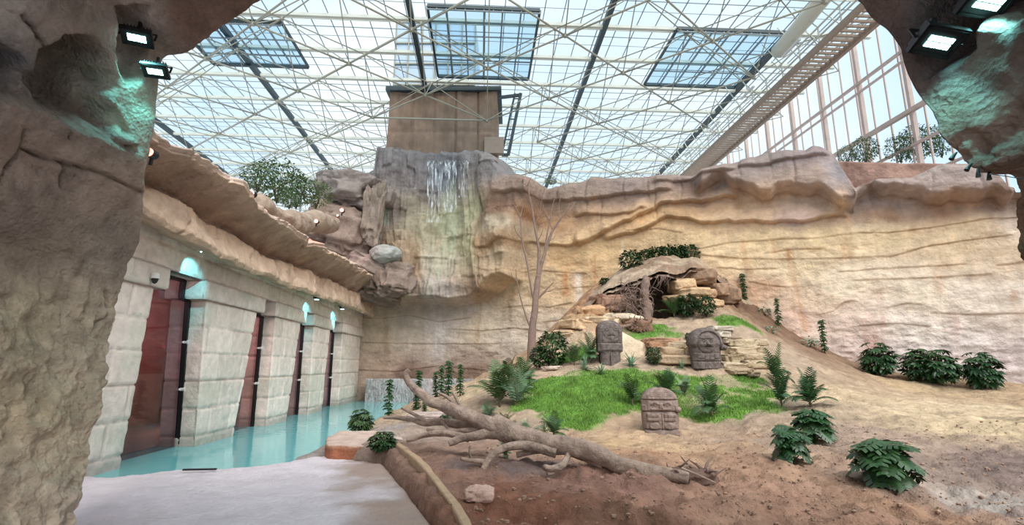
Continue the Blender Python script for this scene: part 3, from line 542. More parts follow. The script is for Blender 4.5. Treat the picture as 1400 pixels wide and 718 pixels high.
def hoist():
    r = empty('hoist_frame', at(700, 212, 35.4), 'dark narrow steel frame standing on the rim beside the tower', 'steel frame'); L = lambda px, py, d=35.4: Vector(at(px, py, d))-r.location
    m = MB(); m.bar(L(712, 128), L(695, 212), .22).bar(L(704, 128), L(686, 212), .14).bar(L(686, 212), L(695, 212), .2).bar(L(678, 134), L(712, 130), .2); m.build('post', M['gutter'], r)
    for i in range(6): t = (i+.5)/6; MB().bar(L(712-17*t, 128+84*t), L(704-18*t, 128+84*t), .07).build('rung', M['gutter'], r)
hoist()
# falling water over the buttress and into the pool
def sheet(name, p0, p1, zt, zb, m, label, cat, parent=None, n=30, rows=50, seed=0, bulge=.0):
    b = []
    for i in range(rows):
        k_ = i/(rows-1); z = zt+(zb-zt)*k_
        for j in range(n):
            q = j/(n-1); x = p0[0]+(p1[0]-p0[0])*q; y = p0[1]+(p1[1]-p0[1])*q; o = bulge*math.sin(min(1, k_*6)*1.57); b.append((x+.04*float(noise(q*9, k_*2, 0, seed)), y-o-.06*float(noise(q*12, k_*3, 0, seed+1)), z))
    o = mesh_obj(name, np.array(b), grid_faces(rows, n), m, parent)
    if label: tag(o, label, cat)
    return o
def front_y(px, py):
    "depth of the modelled wall at a pixel"
    s, z = WP.hit(px, py, 2.); j = int(np.clip(np.searchsorted(S, s), 0, NS-1)); i = int(np.clip(np.searchsorted(ZW[:, j], z), 0, NZ-1)); return float(V0[i*NS+j, 1])
y0 = min(front_y(x, y) for x in (588, 600, 615, 630, 640) for y in (225, 250, 280, 300, 320))-.08
wf = empty('waterfall', at(612, 300, y0), 'thin waterfall spilling over the notch in the grey rock below the tower', 'waterfall')
for i, (a, b, zb) in enumerate((((585, 219), (606, 219), 305), ((607, 219), (625, 219), 290), ((628, 220), (641, 220), 270))):
    p0 = at(*a, y0+.05*i); p1 = at(*b, y0+.05*i); o = sheet('water_strand', p0, p1, p0[2], at(600, zb, y0)[2], M['fall'], None, None, wf, seed=i, bulge=.1); o.location = -Vector(wf.location)
# weir at the far end of the pool
def weir():
    r = empty('weir', at(570, 545, 32.2), 'low weir with a thin curtain of water at the far end of the pool', 'weir'); off = -Vector(r.location)
    x0 = at(499, 530, 32.4)[0]; x1 = at(655, 530, 32.4)[0]; z1 = at(500, 518, 32.4)[2]
    n = 90; m = 24; A, K = np.meshgrid(np.linspace(0, 1, n), np.linspace(0, 1, m)); X = x0+(x1-x0)*A; Zz = -.4+(z1+.4)*K; Y = 32.5-.08*fbm(A*14, K*2, 0, 4, 3)-.5*np.sin(A*math.pi)
    V = np.stack([X, Y, Zz], -1); top_ = V[-1].copy(); top_[:, 1] += .35; dn = top_.copy(); dn[:, 2] -= .15; bk = dn.copy(); bk[:, 1] = 35.6; V = np.concatenate([V.reshape(-1, 3), top_, dn, bk])
    o = mesh_obj('weir_wall', V, grid_faces(m+3, n), M['rock'], r, col=np.tile(srgb('a39c94'), (len(V), 1))); o.location = off
    b = []
    for i in range(20):
        for j in range(80):
            q = j/79; k_ = i/19; b.append((x0+.1+(x1-x0-1.0)*q, 32.36-.5*math.sin((.1+q*.85)*math.pi)-.03*k_, z1+.03-(z1+.02)*k_))
    o = mesh_obj('water_curtain', np.array(b), grid_faces(20, 80), M['curtain'], r); o.location = off
weir()
# ================================================================== LEFT WALL WITH VIEWING WINDOWS
LX = -7.85
wl = empty('wall_left', kind='structure')
PIL = [((8.6, 8.6), (12.35, 12.72)), ((15.45, 15.1), (17.55, 18.5)), ((20.2, 20.15), (22.15, 22.97)), ((24.86, 24.75), (26.9, 27.45)), ((29.9, 29.8), (34.3, 34.3))]
def block_face(name, n0, n1, f0, f1, z0, z1, x_out, x_in, rows, seed, parent, colr='e8dac4', cols=2):
    "a masonry prism: near edge by n0(bottom)..n1(top), far edge f0..f1, worn blocks with open joints"
    nu, nv = max(24, int((max(f0, f1)-min(n0, n1))/.045)), int((z1-z0)/.045); nd = int(abs(x_out-x_in)/.06)+2
    # loop around the prism: near side, front, far side
    U = np.r_[np.linspace(0, 1, nd)[:-1], 1+np.linspace(0, 1, nu)[:-1], 2+np.linspace(0, 1, nd)]
    UU, K = np.meshgrid(U, np.linspace(0, 1, nv)); Z = z0+(z1-z0)*K; nb = n0+(n1-n0)*K; fb = f0+(f1-f0)*K
    side = UU < 1; far = UU > 2; fr = ~side & ~far
    b = np.where(side, nb, np.where(far, fb, nb+(fb-nb)*(UU-1))); x = np.where(side, x_in+(x_out-x_in)*UU, np.where(far, x_out+(x_in-x_out)*(UU-2), x_out))
    rh = (z1-z0)/rows; rowi = np.floor((Z-z0)/rh+.0); zz = (Z-z0)/rh-rowi; cw = np.maximum(.2, (fb-nb))/cols
    sh = (rowi % 2)*.5*(cols > 1)+.18*_h(rowi, rowi*0, rowi*0, seed); cu = (b-nb)/cw+sh; ci = np.floor(cu); cc = cu-ci
    jd = np.minimum(np.minimum(zz, 1-zz)*rh, np.where(fr, np.minimum(cc, 1-cc)*cw, 9)); jd = jd+.012*noise(b*6, Z*6, x*6, seed)
    groove = .05*(1-sst(.0, .045, jd)); tilt = .014*_h(rowi, ci, rowi*0, seed+3); o = tilt-groove+.012*fbm(b*2.5, Z*2.5, x*2, 3, seed)+.007*fbm(b*9, Z*9, x*9, 3, seed+1)
    chip = .02*sst(.25, .8, noise(b*2.2, Z*2.2, x*2.2, seed+7))
    e = .05; edge = np.exp(-np.minimum(np.abs(UU-1), np.abs(UU-2))*np.where(fr, (fb-nb), abs(x_out-x_in))/e)
    x2 = x+np.where(fr, o-chip*.5-edge*.03, 0); b2 = b+np.where(side, -(o)+edge*.03, np.where(far, o-edge*.03, 0))
    wx_, wy_, _ = W(b2*0+x2, b2, 0); V = np.stack([wx_, wy_, Z], -1).reshape(-1, 3)
    cv = .5+.5*_h(rowi, ci, rowi*0, seed+5); Cc = srgb(colr)[None, None]*(.88+.2*cv)[..., None]*(1-.28*(1-sst(0, .02, jd)))[..., None]
    wet = sst(.55, .1, Z)*.35; Cc = Cc*(1-wet[..., None]); grn = sst(.1, .6, noise(b*.8, Z*1.3, 0, seed+8))*.12; Cc = Cc*(1-grn[..., None]*np.array([1, .6, .9]))
    fc = grid_faces(nv, UU.shape[1], flip=True)
    ends = [tuple(range((nv-1)*UU.shape[1], nv*UU.shape[1])), tuple(reversed(range(UU.shape[1])))]
    return mesh_obj(name, V, [tuple(q) for q in fc]+ends, M['block'], parent, col=Cc.reshape(-1, 3))
for i, ((n0, n1), (f0, f1)) in enumerate(PIL):
    block_face('pillar', n0, n1, f0, f1, -.5, 4.05, LX, LX-1.0, 6, 20+i, wl)
    block_face('pillar_capital', n1-(.32 if i else 0), n1-(.34 if i else 0), f1+.36, f1+.38, 4.04, 4.58, LX+.12, LX-1.0, 1, 40+i, wl, cols=3)
block_face('lintel', 8.6, 8.6, 34.4, 34.4, 4.57, 5.75, LX+.05, LX-1.1, 2, 60, wl, cols=22)
# tinted glazing, black frame, clamps
for i in range(4):
    f0, f1 = PIL[i][1]; n0, n1 = PIL[i+1][0]; wn = empty('window_%d' % (i+1), W(LX-.55, (f1+n1)/2, 0), kind='structure'); inv = lambda p: Vector(p)-wn.location
    gx_ = LX-.55
    pts = [(f0-.15, -.1), (n0+.1, -.1), (n1+.05, 3.95), (n1+.05, 4.05), (n1-.34, 4.08), (n1-.34, 4.6), (f1+.36, 4.6), (f1+.36, 4.06), (f1, 4.04)]
    m = MB(); front = [inv(W(gx_, b, z)) for b, z in pts]; back = [inv(W(gx_-.03, b, z)) for b, z in pts]; k_ = len(pts)
    m.add(front+back, [tuple(range(k_)), tuple(reversed(range(k_, 2*k_)))]+[(j, j+k_, (j+1) % k_+k_, (j+1) % k_) for j in range(k_)]); m.build('pane', M['tint'], wn)
    m = MB(); q = [(n0+.02, -.1), (n1-.03, 4.02), (n1-.38, 4.05), (n1-.38, 4.55), (f1+.45, 4.55)]
    for (b0, z0), (b1, z1) in zip(q, q[1:]): m.bar(inv(W(gx_+.04, b0, z0)), inv(W(gx_+.04, b1, z1)), .13, .10)
    m.build('window_frame', M['black'], wn)
    for z in (1.55, 2.85):
        b0 = n0+(n1-n0)*z/4; m = MB(); m.bar(inv(W(gx_-.0, b0-.1, z)), inv(W(gx_+.16, b0+.12, z)), .05); m.tube([inv(W(gx_+.02, b0-.02, z)), inv(W(gx_+.14, b0-.02, z))], .06, 10); m.build('clamp', M['white'], wn)
# room behind the glass
def gallery():
    r = empty('viewing_gallery', kind='structure')
    m = MB(); m.box(-12.2, 8, -.1, -8.9, 35, .02, W); m.build('gallery_floor', M['grey'], r)
    m = MB(); m.box(-12.3, 8, 0, -12.2, 35, 1.9, W); m.build('gallery_dado', M['grey'], r)
    m = MB(); m.box(-12.3, 8, 1.9, -12.2, 35, 5.0, W); m.build('gallery_back', M['redwall'], r)
    m = MB(); m.box(-12.3, 8, 5.0, -8.9, 35, 5.1, W); m.build('gallery_ceiling', M['redwall'], r)
    m = MB(); m.box(-12.3, 7.9, 0, -8.9, 8, 5.1, W).box(-12.3, 35, 0, -8.9, 35.1, 5.1, W); m.build('gallery_end', M['grey'], r)
    for b0, b1 in ((15.7, 16.5), (20.9, 21.6), (25.6, 26.2)):
        m = MB(); m.box(-12.1, b0, 0, -10.6, b1, 5.0, W); m.build('gallery_pier', M['grey'], r)
    m = MB(); m.box(-10.3, 12.9, 0.02, -10.0, 13.7, 1.75, W); o = m.build('info_board', M['bluegrey']); tag(o, 'blue-grey upright panel behind the nearest tinted window', 'panel')
gallery()
# ================================================================== CORNICE OF ROCK ABOVE THE WINDOWS
def cornice():
    c1 = sorted(on_bx(*p, -7.0) for p in ((130, 255), (190, 292), (240, 320), (285, 347), (330, 368), (380, 388), (430, 405), (470, 418), (503, 430)))
    c2 = sorted(on_bx(*p, -7.2) for p in ((191, 251), (236, 272), (274, 296), (310, 312), (340, 338), (355, 350), (406, 364), (460, 388), (503, 408)))
    c3 = sorted(on_bx(*p, -6.3) for p in ((160, 160), (208, 188), (274, 221), (323, 252), (349, 276), (368, 299), (398, 312), (421, 325), (447, 343), (488, 365), (520, 384)))
    by = np.linspace(6, 34.2, 520); z1 = cval(c1, by)+.05*fbm(by*1.2, 0, 0, 3, 1); z2 = cval(c2, by)+.05*fbm(by*1.7, 5, 0, 3, 2); z3 = cval(c3, by)+.06*fbm(by*1.1, 9, 0, 3, 3)
    rows = []
    prof = [(-8.2, z1*0+5.7), (-7.6, z1+.18), (-7.0, z1), (-6.93, z1+.12), (-7.0, z1*.6+z2*.4), (-7.12, z2-.06), (-7.3, z2+.02), (-7.34, z2+.08), (-7.05, z2*.6+z3*.4), (-6.6, z2*.25+z3*.75), (-6.32, z3-.03), (-6.36, z3+.10), (-6.75, z3+.22), (-7.6, z3+.25), (-9, z3+.2), (-11, z3-.1), (-14, z3-1)]
    sub = 7
    for (xa, za), (xb, zb) in zip(prof, prof[1:]):
        for k in range(sub): t = k/sub; rows.append((xa+(xb-xa)*t+0*by, za+(zb-za)*t))
    rows.append((prof[-1][0]+0*by, prof[-1][1])); X = np.array([r[0] for r in rows]); Z = np.array([r[1] for r in rows]); Bm = np.tile(by, (len(rows), 1)); K = np.arange(len(rows))[:, None]+0*Bm
    amp = np.where(K < 7, .03, .13)
    o = amp*fbm(Bm*.9, Z*1.2, X, 4, 7)+.05*ridged(Bm*1.6+Z*.8, Z*.7, 0, 3, 8)*(K > 35)
    # slanting joints
    for s_ in range(13):
        b0 = 8.5+s_*1.9; o = o-.09*np.exp(-((Bm-b0-(Z-6)*.6-.15*noise(Z*3, s_, 0, 3))/.045)**2)*((K > 14) & (K < 78))
    step = .12*_h(np.floor((Bm+(Z-6)*-.6)/1.9), np.floor(K/38.), 0*Bm, 5)
    o = o+step*((K > 42) & (K < 75))
    X = X+o; Z = Z+o*.35*(K > 66)
    wx_, wy_, _ = W(X, Bm, 0); V = np.stack([wx_, wy_, Z], -1).reshape(-1, 3)
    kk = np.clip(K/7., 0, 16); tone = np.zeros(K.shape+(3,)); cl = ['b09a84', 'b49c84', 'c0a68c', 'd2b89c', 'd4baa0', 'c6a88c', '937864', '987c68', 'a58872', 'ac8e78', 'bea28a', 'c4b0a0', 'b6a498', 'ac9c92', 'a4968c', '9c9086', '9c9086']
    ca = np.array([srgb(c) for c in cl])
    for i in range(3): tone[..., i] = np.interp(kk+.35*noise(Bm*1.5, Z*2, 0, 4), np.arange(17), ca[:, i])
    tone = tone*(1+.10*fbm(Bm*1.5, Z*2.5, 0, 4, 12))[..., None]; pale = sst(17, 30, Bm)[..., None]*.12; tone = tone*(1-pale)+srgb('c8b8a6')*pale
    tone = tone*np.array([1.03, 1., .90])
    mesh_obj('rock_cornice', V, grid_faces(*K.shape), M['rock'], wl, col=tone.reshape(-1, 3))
    # weathered ridge further back on top of the cornice
    pts = [on_bx(330, 250, -7.6), on_bx(350, 268, -7.7), on_bx(392, 291, -7.8), on_bx(425, 292, -7.8), on_bx(458, 298, -7.6)]
    p = spline([W(-7.7, b, z-.35) for b, z in pts], 160); mb = MB(); mb.tube(p, .40, 28); v = np.array(mb.v); cc_ = p[np.repeat(np.arange(160), 28)] if len(v) == 160*28 else None; dv = v-cc_; v = cc_+dv*(1+.30*fbm(v[:, 0]*.7, v[:, 1]*.7, v[:, 2]*.9, 4, 3)+.12*ridged(v[:, 0]*2, v[:, 1]*2, v[:, 2]*2, 3, 4))[:, None]
    mesh_obj('rock_ridge', v, mb.f, M['rock'], wl, col=np.tile(srgb('a39078'), (len(v), 1))*(1+.12*fbm(v[:, 0]*2, v[:, 1]*2, v[:, 2]*2, 3, 5))[:, None])
cornice()
# ================================================================== CAVE MOUTH AROUND THE VIEWER
def cavemouth():
    ct_ = [(80, 780, 5.6), (100, 718, 5.8), (116, 675, 5.9), (121, 640, 6.0), (126, 600, 6.1), (137, 560, 6.2), (146, 510, 6.3), (152, 460, 6.4), (163, 410, 6.5), (168, 360, 6.5), (182, 305, 6.5), (192, 250, 6.4), (206, 190, 6.3), (215, 130, 6.2), (220, 92, 6.2), (227, 78, 6.2), (250, 74, 6.2), (268, 63, 6.2), (288, 50, 6.2), (322, 24, 6.2), (358, 0, 6.1), (420, -40, 6.0), (560, -90, 5.6), (800, -115, 5.0), (1000, -95, 4.5), (1115, -45, 4.2),
           (1170, 0, 4.1), (1195, 28, 4.1), (1216, 46, 4.0), (1234, 66, 4.0), (1243, 100, 4.0), (1256, 130, 4.0), (1275, 160, 3.95), (1291, 190, 3.9), (1309, 214, 3.9), (1330, 234, 3.8), (1356, 239, 3.8), (1380, 243, 3.8), (1386, 262, 3.8), (1386, 300, 3.75), (1391, 340, 3.7), (1401, 366, 3.7), (1412, 450, 3.6), (1440, 600, 3.5), (1480, 800, 3.4)]
    n = 900; q = spline(ct_, n); seg = np.hypot(np.diff(q[:, 0]), np.diff(q[:, 1])); s = np.r_[0, np.cumsum(seg)]; si = np.linspace(0, s[-1], n); q = np.stack([np.interp(si, s, q[:, i]) for i in range(3)], 1)
    u, f, w = ray(q[:, 0], q[:, 1]); t = q[:, 2]/f; E = np.stack([u*t, q[:, 2], EZ+w*t], -1)
    ang = np.stack([q[:, 0]-740, q[:, 1]-430], -1); ang /= np.linalg.norm(ang, axis=1)[:, None]; out = np.stack([ang[:, 0], 0*ang[:, 0], -ang[:, 1]], -1)
    ks = np.r_[np.linspace(-1, 0, 26)[:-1], np.linspace(0, 1, 190)**1.15, [1.3, 1.8, 2.4]]; V = []; KK = []
    left = sst(700, 300, q[:, 0]); right = sst(1000, 1200, q[:, 0])
    for k in ks:
        if k < 0:   # wraps round to the far side
            a = -k; P_ = E+out*(1.5*a**.9)+np.array([0, 1, 0])*(.75*a**1.15)
        else:
            P_ = E+np.array([0, -1, 0])*(k*(3.9*left+3.0*(1-left)))[:, None]+out*(np.minimum(k, 1.3)*(.15*left+.75*right+.9*(1-left-right).clip(0, 1))+.35*k**2*(right)+.2*np.sqrt(min(k, 1)*.6)*(right))[:, None]
        V.append(P_)
        KK.append(np.full(n, k))
    V = np.array(V); KK = np.array(KK); px, py = proj(V[..., 0], V[..., 1].clip(.3), V[..., 2]); O = np.tile(out, (V.shape[0], 1, 1))
    fr = (KK > .0)
    big = .16*fbm(V[..., 0]*.8, V[..., 1]*.8, V[..., 2]*.8, 3, 5)+.07*ridged(V[..., 0]*1.3, V[..., 1]*1.3, V[..., 2]*1.3, 3, 6)
    wgt = np.where(KK < 0, .25, sst(0, .35, KK)); D = (big+.045)*wgt+.022*fbm(V[..., 0]*3.5, V[..., 1]*3.5, V[..., 2]*3.5, 3, 7)+.03*fbm(V[..., 0]*1.7, V[..., 1]*1.7, V[..., 2]*1.7, 3, 27)*sst(0, .1, np.abs(KK))
    rough = np.maximum(sst(330, 420, py+30*noise(px*.02, py*.02, 0, 3)), sst(150, 60, py)*.4)*sst(400, 300, px)+sst(1200, 1290, px)*sst(120, 230, py)
    D += rough*(.035*ridged(V[..., 0]*6, V[..., 1]*6, V[..., 2]*5, 3, 8)+.02*fbm(V[..., 0]*14, V[..., 1]*14, V[..., 2]*12, 2, 9))
    # hollows and broken slabs in the left pier
    nzx = 9*noise(px*.05, py*.05, 0, 12); H1 = sdpoly(px+nzx, py+nzx, [(52, 60), (80, 45), (110, 42), (140, 58), (163, 85), (172, 110), (168, 150), (185, 195), (150, 195), (118, 180), (92, 168), (62, 150), (40, 105)])
    D += .62*sst(-2, 22, H1)*fr; H2 = sdpoly(px+nzx, py+nzx, [(-60, 50), (0, 55), (30, 72), (42, 105), (45, 130), (20, 118), (-60, 112)]); D += .5*sst(-2, 16, H2)*fr
    sl = sdpoly(px, py, [(112, 182), (135, 118), (158, 108), (166, 165), (186, 196), (160, 198)]); D -= .28*sst(-3, 12, sl)*fr
    shelf = np.array([(-80, 120), (20, 135), (60, 150), (90, 170), (130, 185), (165, 200), (190, 205)]); sy = np.interp(px, shelf[:, 0], shelf[:, 1]); below = py-sy
    D -= .22*sst(-4, 5, below)*sst(260, 40, below)*sst(200, 170, px)*fr
    for pl in ([(30, 205), (90, 225), (130, 235), (175, 258)], [(88, 152), (86, 185)], [(86, 225), (83, 255)], [(0, 250), (25, 215), (30, 180)], [(150, 400), (150, 430), (135, 445)], [(60, 60), (30, 20)]):
        D += .10*np.exp(-(dpoly(px+nzx*.3, py, pl, False)/2.2)**2)*fr
    # broken lip carrying the lamps, right arch
    H3 = sdpoly(px+nzx*.5, py, [(1225, -60), (1250, 60), (1262, 110), (1300, 95), (1330, 70), (1330, 40), (1370, 45), (1420, 10), (1500, -60)]); D += .5*sst(-2, 7, H3)*fr*sst(1200, 1225, px)
    H4 = sdpoly(px, py, [(160, 10), (205, 10), (205, 70), (195, 110), (180, 120), (168, 90)]); D += .22*sst(-3, 5, H4)*fr
    # over every other part of the wall the stone layers lie a little uneven
    V = V+O*D[..., None]; V[..., 1] -= 0
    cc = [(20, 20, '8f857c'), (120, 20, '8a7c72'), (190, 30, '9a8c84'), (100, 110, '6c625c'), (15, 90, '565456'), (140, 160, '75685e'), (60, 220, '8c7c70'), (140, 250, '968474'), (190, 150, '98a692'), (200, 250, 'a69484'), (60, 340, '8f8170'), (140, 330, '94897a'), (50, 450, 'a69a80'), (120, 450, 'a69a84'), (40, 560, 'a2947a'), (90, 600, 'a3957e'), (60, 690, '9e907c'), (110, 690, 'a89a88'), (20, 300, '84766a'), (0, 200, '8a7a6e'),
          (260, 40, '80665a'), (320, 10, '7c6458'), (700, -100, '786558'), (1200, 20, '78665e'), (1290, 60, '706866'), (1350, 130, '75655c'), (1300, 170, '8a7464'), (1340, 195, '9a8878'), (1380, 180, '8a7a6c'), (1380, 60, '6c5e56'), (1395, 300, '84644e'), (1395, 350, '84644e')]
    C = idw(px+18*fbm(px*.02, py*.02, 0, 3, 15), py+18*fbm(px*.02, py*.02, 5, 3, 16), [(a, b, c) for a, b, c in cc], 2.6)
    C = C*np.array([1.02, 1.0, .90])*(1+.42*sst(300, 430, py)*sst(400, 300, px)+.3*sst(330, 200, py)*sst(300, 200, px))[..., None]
    C = C*(1+.12*fbm(V[..., 0]*3, V[..., 1]*3, V[..., 2]*2, 4, 17)+.10*rough*fbm(V[..., 0]*8, V[..., 1]*8, V[..., 2]*7, 3, 18))[..., None]
    for x0, wd in ((28, 9), (60, 7), (105, 12)):   # long dark seepage marks
        m = np.exp(-((px-x0-8*noise(py*.01, x0, 0, 3))/wd)**2)*sst(300, 420, py)*(.5+.5*fbm(px*.05, py*.012, 0, 3, 19))*fr; C = C*(1-.35*m.clip(0, 1)[..., None])
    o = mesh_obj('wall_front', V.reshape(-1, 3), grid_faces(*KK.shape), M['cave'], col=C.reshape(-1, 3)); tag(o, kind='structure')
    from mathutils.bvhtree import BVHTree
    return BVHTree.FromPolygons([tuple(map(float, p)) for p in V.reshape(-1, 3)], [tuple(map(int, f)) for f in grid_faces(*KK.shape)])
CAVEBVH = cavemouth()
def cave_hit(px, py):
    u, f, w = ray(px, py); l, n_, i_, d_ = CAVEBVH.ray_cast(Vector((0, 0, EZ)), Vector((float(u), float(f), float(w)))); return l.y if l else None
# ================================================================== ROOF
ceil = empty('ceiling', kind='structure'); RZ = 22.7; BX0, BX1, BY0, BY1 = -46, 24.5, 15.5, 62
def bbar(mb, a, b, w, h=None): return mb.bar(W(*a), W(*b), w, h)
m = MB()
gut = [-39.8, -28., -16.2, -4.4, 7.4, 19.2]; ed = [BX0]+gut+[BX1]
for a, b in zip(ed, ed[1:]):
    c = (a+b)/2
    m.add([W(x, y, z) for x, y, z in ((a, BY0, RZ+.35), (b, BY0, RZ+.35), (b, BY1, RZ+.35), (a, BY1, RZ+.35))], [(0, 1, 2, 3)])
m.build('roof_glazing', M['roof_glass'], ceil)
y = 17.5
while y < BY1:
    m = MB(); bbar(m, (BX0, y, RZ), (BX1, y, RZ), .24, .2); bbar(m, (BX0, y+.42, RZ+.1), (BX1, y+.42, RZ+.1), .05, .06); m.build('ceiling_beam', M['purlin'], ceil); y += 3.4
for g in gut:
    m = MB(); bbar(m, (g, BY0, RZ+.05), (g, BY1, RZ+.05), .3, .36); m.build('ceiling_gutter', M['gutter'], ceil)
x = BX0; m = MB(); bars_ = MB()
while x < BX1:
    bbar(bars_, (x, BY0, RZ+.30), (x, BY1, RZ+.30), .045, .05); x += 1.18
bars_.build('glazing_bar', M['bar'], ceil)
m = MB(); y = 18.9
while y < BY1: bbar(m, (BX0, y, RZ+.3), (BX1, y, RZ+.3), .04); bbar(m, (BX0, y+.9, RZ+.3), (BX1, y+.9, RZ+.3), .025); y += 3.4
m.build('glazing_rail', M['bar'], ceil)
# roof vents standing open
def vent(b0, b1, y0, y1, lab):
    r = empty('roof_vent', W((b0+b1)/2, y0, RZ), lab, 'roof vent', 'opened roof vents'); I = lambda x, y, z: Vector(W(x, y, z))-r.location
    lo, hi = RZ-.25, RZ-.15
    m = MB(); m.bar(I(b0, y0, lo), I(b1, y0, lo), .25, .2).bar(I(b0, y1, hi), I(b1, y1, hi), .2).bar(I(b0, y0, lo), I(b0, y1, hi), .14).bar(I(b1, y0, lo), I(b1, y1, hi), .14); m.build('vent_frame', M['gutter'], r)
    m = MB(); n = 6
    for i in range(1, n): x = b0+(b1-b0)*i/n; m.bar(I(x, y0, lo), I(x, y1, hi), .09)
    for k in (.35, .7): y = y0+(y1-y0)*k; m.bar(I(b0, y, lo), I(b1, y, lo), .07)
    m.build('vent_bar', M['bar'], r)
    m = MB(); m.add([I(b0, y0, lo+.06), I(b1, y0, lo+.06), I(b1, y1, hi+.06), I(b0, y1, hi+.06)], [(0, 1, 2, 3)]); m.build('vent_pane', M['vent_glass'], r)
    m = MB(); m.bar(I(b0, y0-.18, lo-.3), I(b1, y0-.18, lo-.3), .07)
    for i in range(13): x = b0+(b1-b0)*i/12; m.bar(I(x, y0-.18, lo-.3), I(x, y0, lo), .05)
    m.build('vent_gear', M['bar'], r)
vent(-18.6, -12.2, 28.2, 33.0, 'blue-tinted open roof vent at the upper left, above the rock overhang')
vent(-3.3, 3.2, 26.2, 33.6, 'blue-tinted open roof vent directly in front of and above the tower')
vent(11.8, 18.7, 27.3, 33.8, 'blue-tinted open roof vent beside the catwalk on the right')
# space frame of tubes under the glass
def space_frame():
    r = empty('space_frame', W(0, 30, 19.5), 'wide lattice of pale steel tubes spanning the whole hall beneath the glass roof', 'space frame')
    off = r.location; X0, Y0, PXs, PYs, ZB, ZT = .24, 27.55, 4.06, 3.32, 19.5, 22.3
    def node(i, j, z): return Vector(W(X0+i*PXs, Y0+j*PYs, z))-off
    T = []
    inside = lambda i, j: -11 <= i <= 4 and -3 <= j <= 10
    tower_hit = lambda i, j: False
    for i in range(-12, 6):
        for j in range(-4, 11):
            if (i+j) % 2 == 0:
                if not inside(i, j): continue
                for di, dj in ((1, 1), (1, -1)):
                    if inside(i+di, j+dj): T.append((node(i, j, ZB), node(i+di, j+dj, ZB), .052))
                for di, dj in ((1, 0), (-1, 0), (0, 1), (0, -1)): T.append((node(i, j, ZB), node(i+di, j+dj, ZT), .032))
            else:
                for di, dj in ((1, 1), (1, -1)):
                    if -13 < i+di < 7 and -5 < j+dj < 12: T.append((node(i, j, ZT), node(i+di, j+dj, ZT), .036))
    # edge chords stopping short of the tower
    T.append((node(-2, 2, ZB), node(0, 2, ZB), .07)); T.append((node(-3, 3, ZB), node(1, 3, ZB), .07)); T.append((node(-2, 2, ZB), node(-1, 3, ZB), .06))
    # not through the tower
    def hits(a, b):
        for k in range(9):
            p = a+(b-a)*(k/8)+off
            if -7.0 < p.x < -.6 and 34.9 < p.y < 40.6: return True
        return False
    T = [t for t in T if not hits(t[0], t[1])]
    def size(t):
        c = (t[0]+t[1])/2+off; x, y = proj(c.x, c.y, c.z); d = c.y
        return (0 if -60 < x < 1460 and -20 < y < 300 else -5)+t[2]*(t[1]-t[0]).length/d**2*100
    T.sort(key=size, reverse=True)
    for a, b, w in T[:96]: MB().tube([a, b], w, 8).build('tube', M['steel'], r, smooth=True)
    m = MB()
    for a, b, w in T[96:]: m.tube([a, b], w, 6, cap=False)
    o = m.build('tube_lattice', M['steel'], r, smooth=True); tag(o, kind='stuff')
    m = MB()
    for i in range(-12, 6):
        for j in range(-4, 11):
            if inside(i, j):
                p = node(i, j, ZB if (i+j) % 2 == 0 else ZT)
                if not hits(p, p+Vector((.01, 0, 0))): m.tube([p-Vector((0, 0, .09)), p+Vector((0, 0, .09))], .11, 8)
    o = m.build('node_joint', M['steel'], r, smooth=False)
    tag(o, kind='stuff')
space_frame()
# catwalk under the roof along the right side
def catwalk():
    r = empty('catwalk', W(18.6, 15, 19), 'brown steel catwalk with rails hung under the glass roof, running away on the right', 'catwalk'); I = lambda x, y, z: Vector(W(x, y, z))-r.location
    y0, y1 = 15.0, 58
    m = MB(); y = y0
    while y < y1: m.bar(I(17.9, y, 18.95), I(19.5, y, 18.95), .10, .12); y += .38
    m.build('deck', M['brownsteel'], r)
    for x in (17.9, 19.5): MB().bar(I(x, y0, 18.95), I(x, y1, 18.95), .2, .32).build('side_beam', M['brownsteel'], r)
    for x in (17.9, 19.5):
        m = MB()
        for z in (19.5, 20.05): m.bar(I(x, y0, z), I(x, y1, z), .07)
        m.build('handrail', M['purlin'], r)
        m = MB(); y = y0
        while y < y1: m.bar(I(x, y, 19), I(x, y, 20.05), .06); m.bar(I(x, y, 20.05), I(x, y+1.7, 22.5), .05); y += 1.7
        m.build('hanger', M['purlin'], r)
    for y in range(20, 56, 5): MB().bar(I(17.9, y, 20.4), I(17.9, y+1.7, 20.4), .14, .1).build('tube_light', M['white'], r)
catwalk()
def duct():
    a, b = W(17.6, 18, 21.3), W(18.0, 27.2, 21.1); m = MB().tube([Vector(a).lerp(Vector(b), i/12) for i in range(13)], [.42 if i % 4 else .45 for i in range(13)], 24)
    o = m.build('air_duct', M['duct'], smooth=True); tag(o, 'fat round pale duct hanging under the roof above the catwalk', 'duct')
duct()
# glazed side wall on the right and far end
wr = empty('wall_right', kind='structure'); GX = 24.5
m = MB(); m.add([W(GX, 12, 8), W(GX, BY1, 8), W(GX, BY1, 23), W(GX, 12, 23)], [(0, 1, 2, 3)]); m.build('side_glazing', M['side_glass'], wr)
y = 14.9
while y < 58: MB().bar(W(GX-.2, y, 0), W(GX-.2, y, 23), .24, .22).build('side_post', M['post'], wr); y += 3.5
m = MB(); y = 13.1
while y < 60:
    m.bar(W(GX-.05, y, 0), W(GX-.05, y, 23), .07, .09); y += 1.166
m.build('mullion', M['post'], wr)
for z, w_ in ((20.1, .16), (19.5, .12), (16.4, .24), (14.4, .14), (12.5, .12)): MB().bar(W(GX-.3, 12, z), W(GX-.3, 60, z), w_).build('side_rail', M['post'], wr)
we = empty('wall_far', kind='structure')
m = MB()
for i, x in enumerate(np.arange(-46, 24, 3.93)): m.bar(W(x, BY1, 0), W(x, BY1, 23), .2)
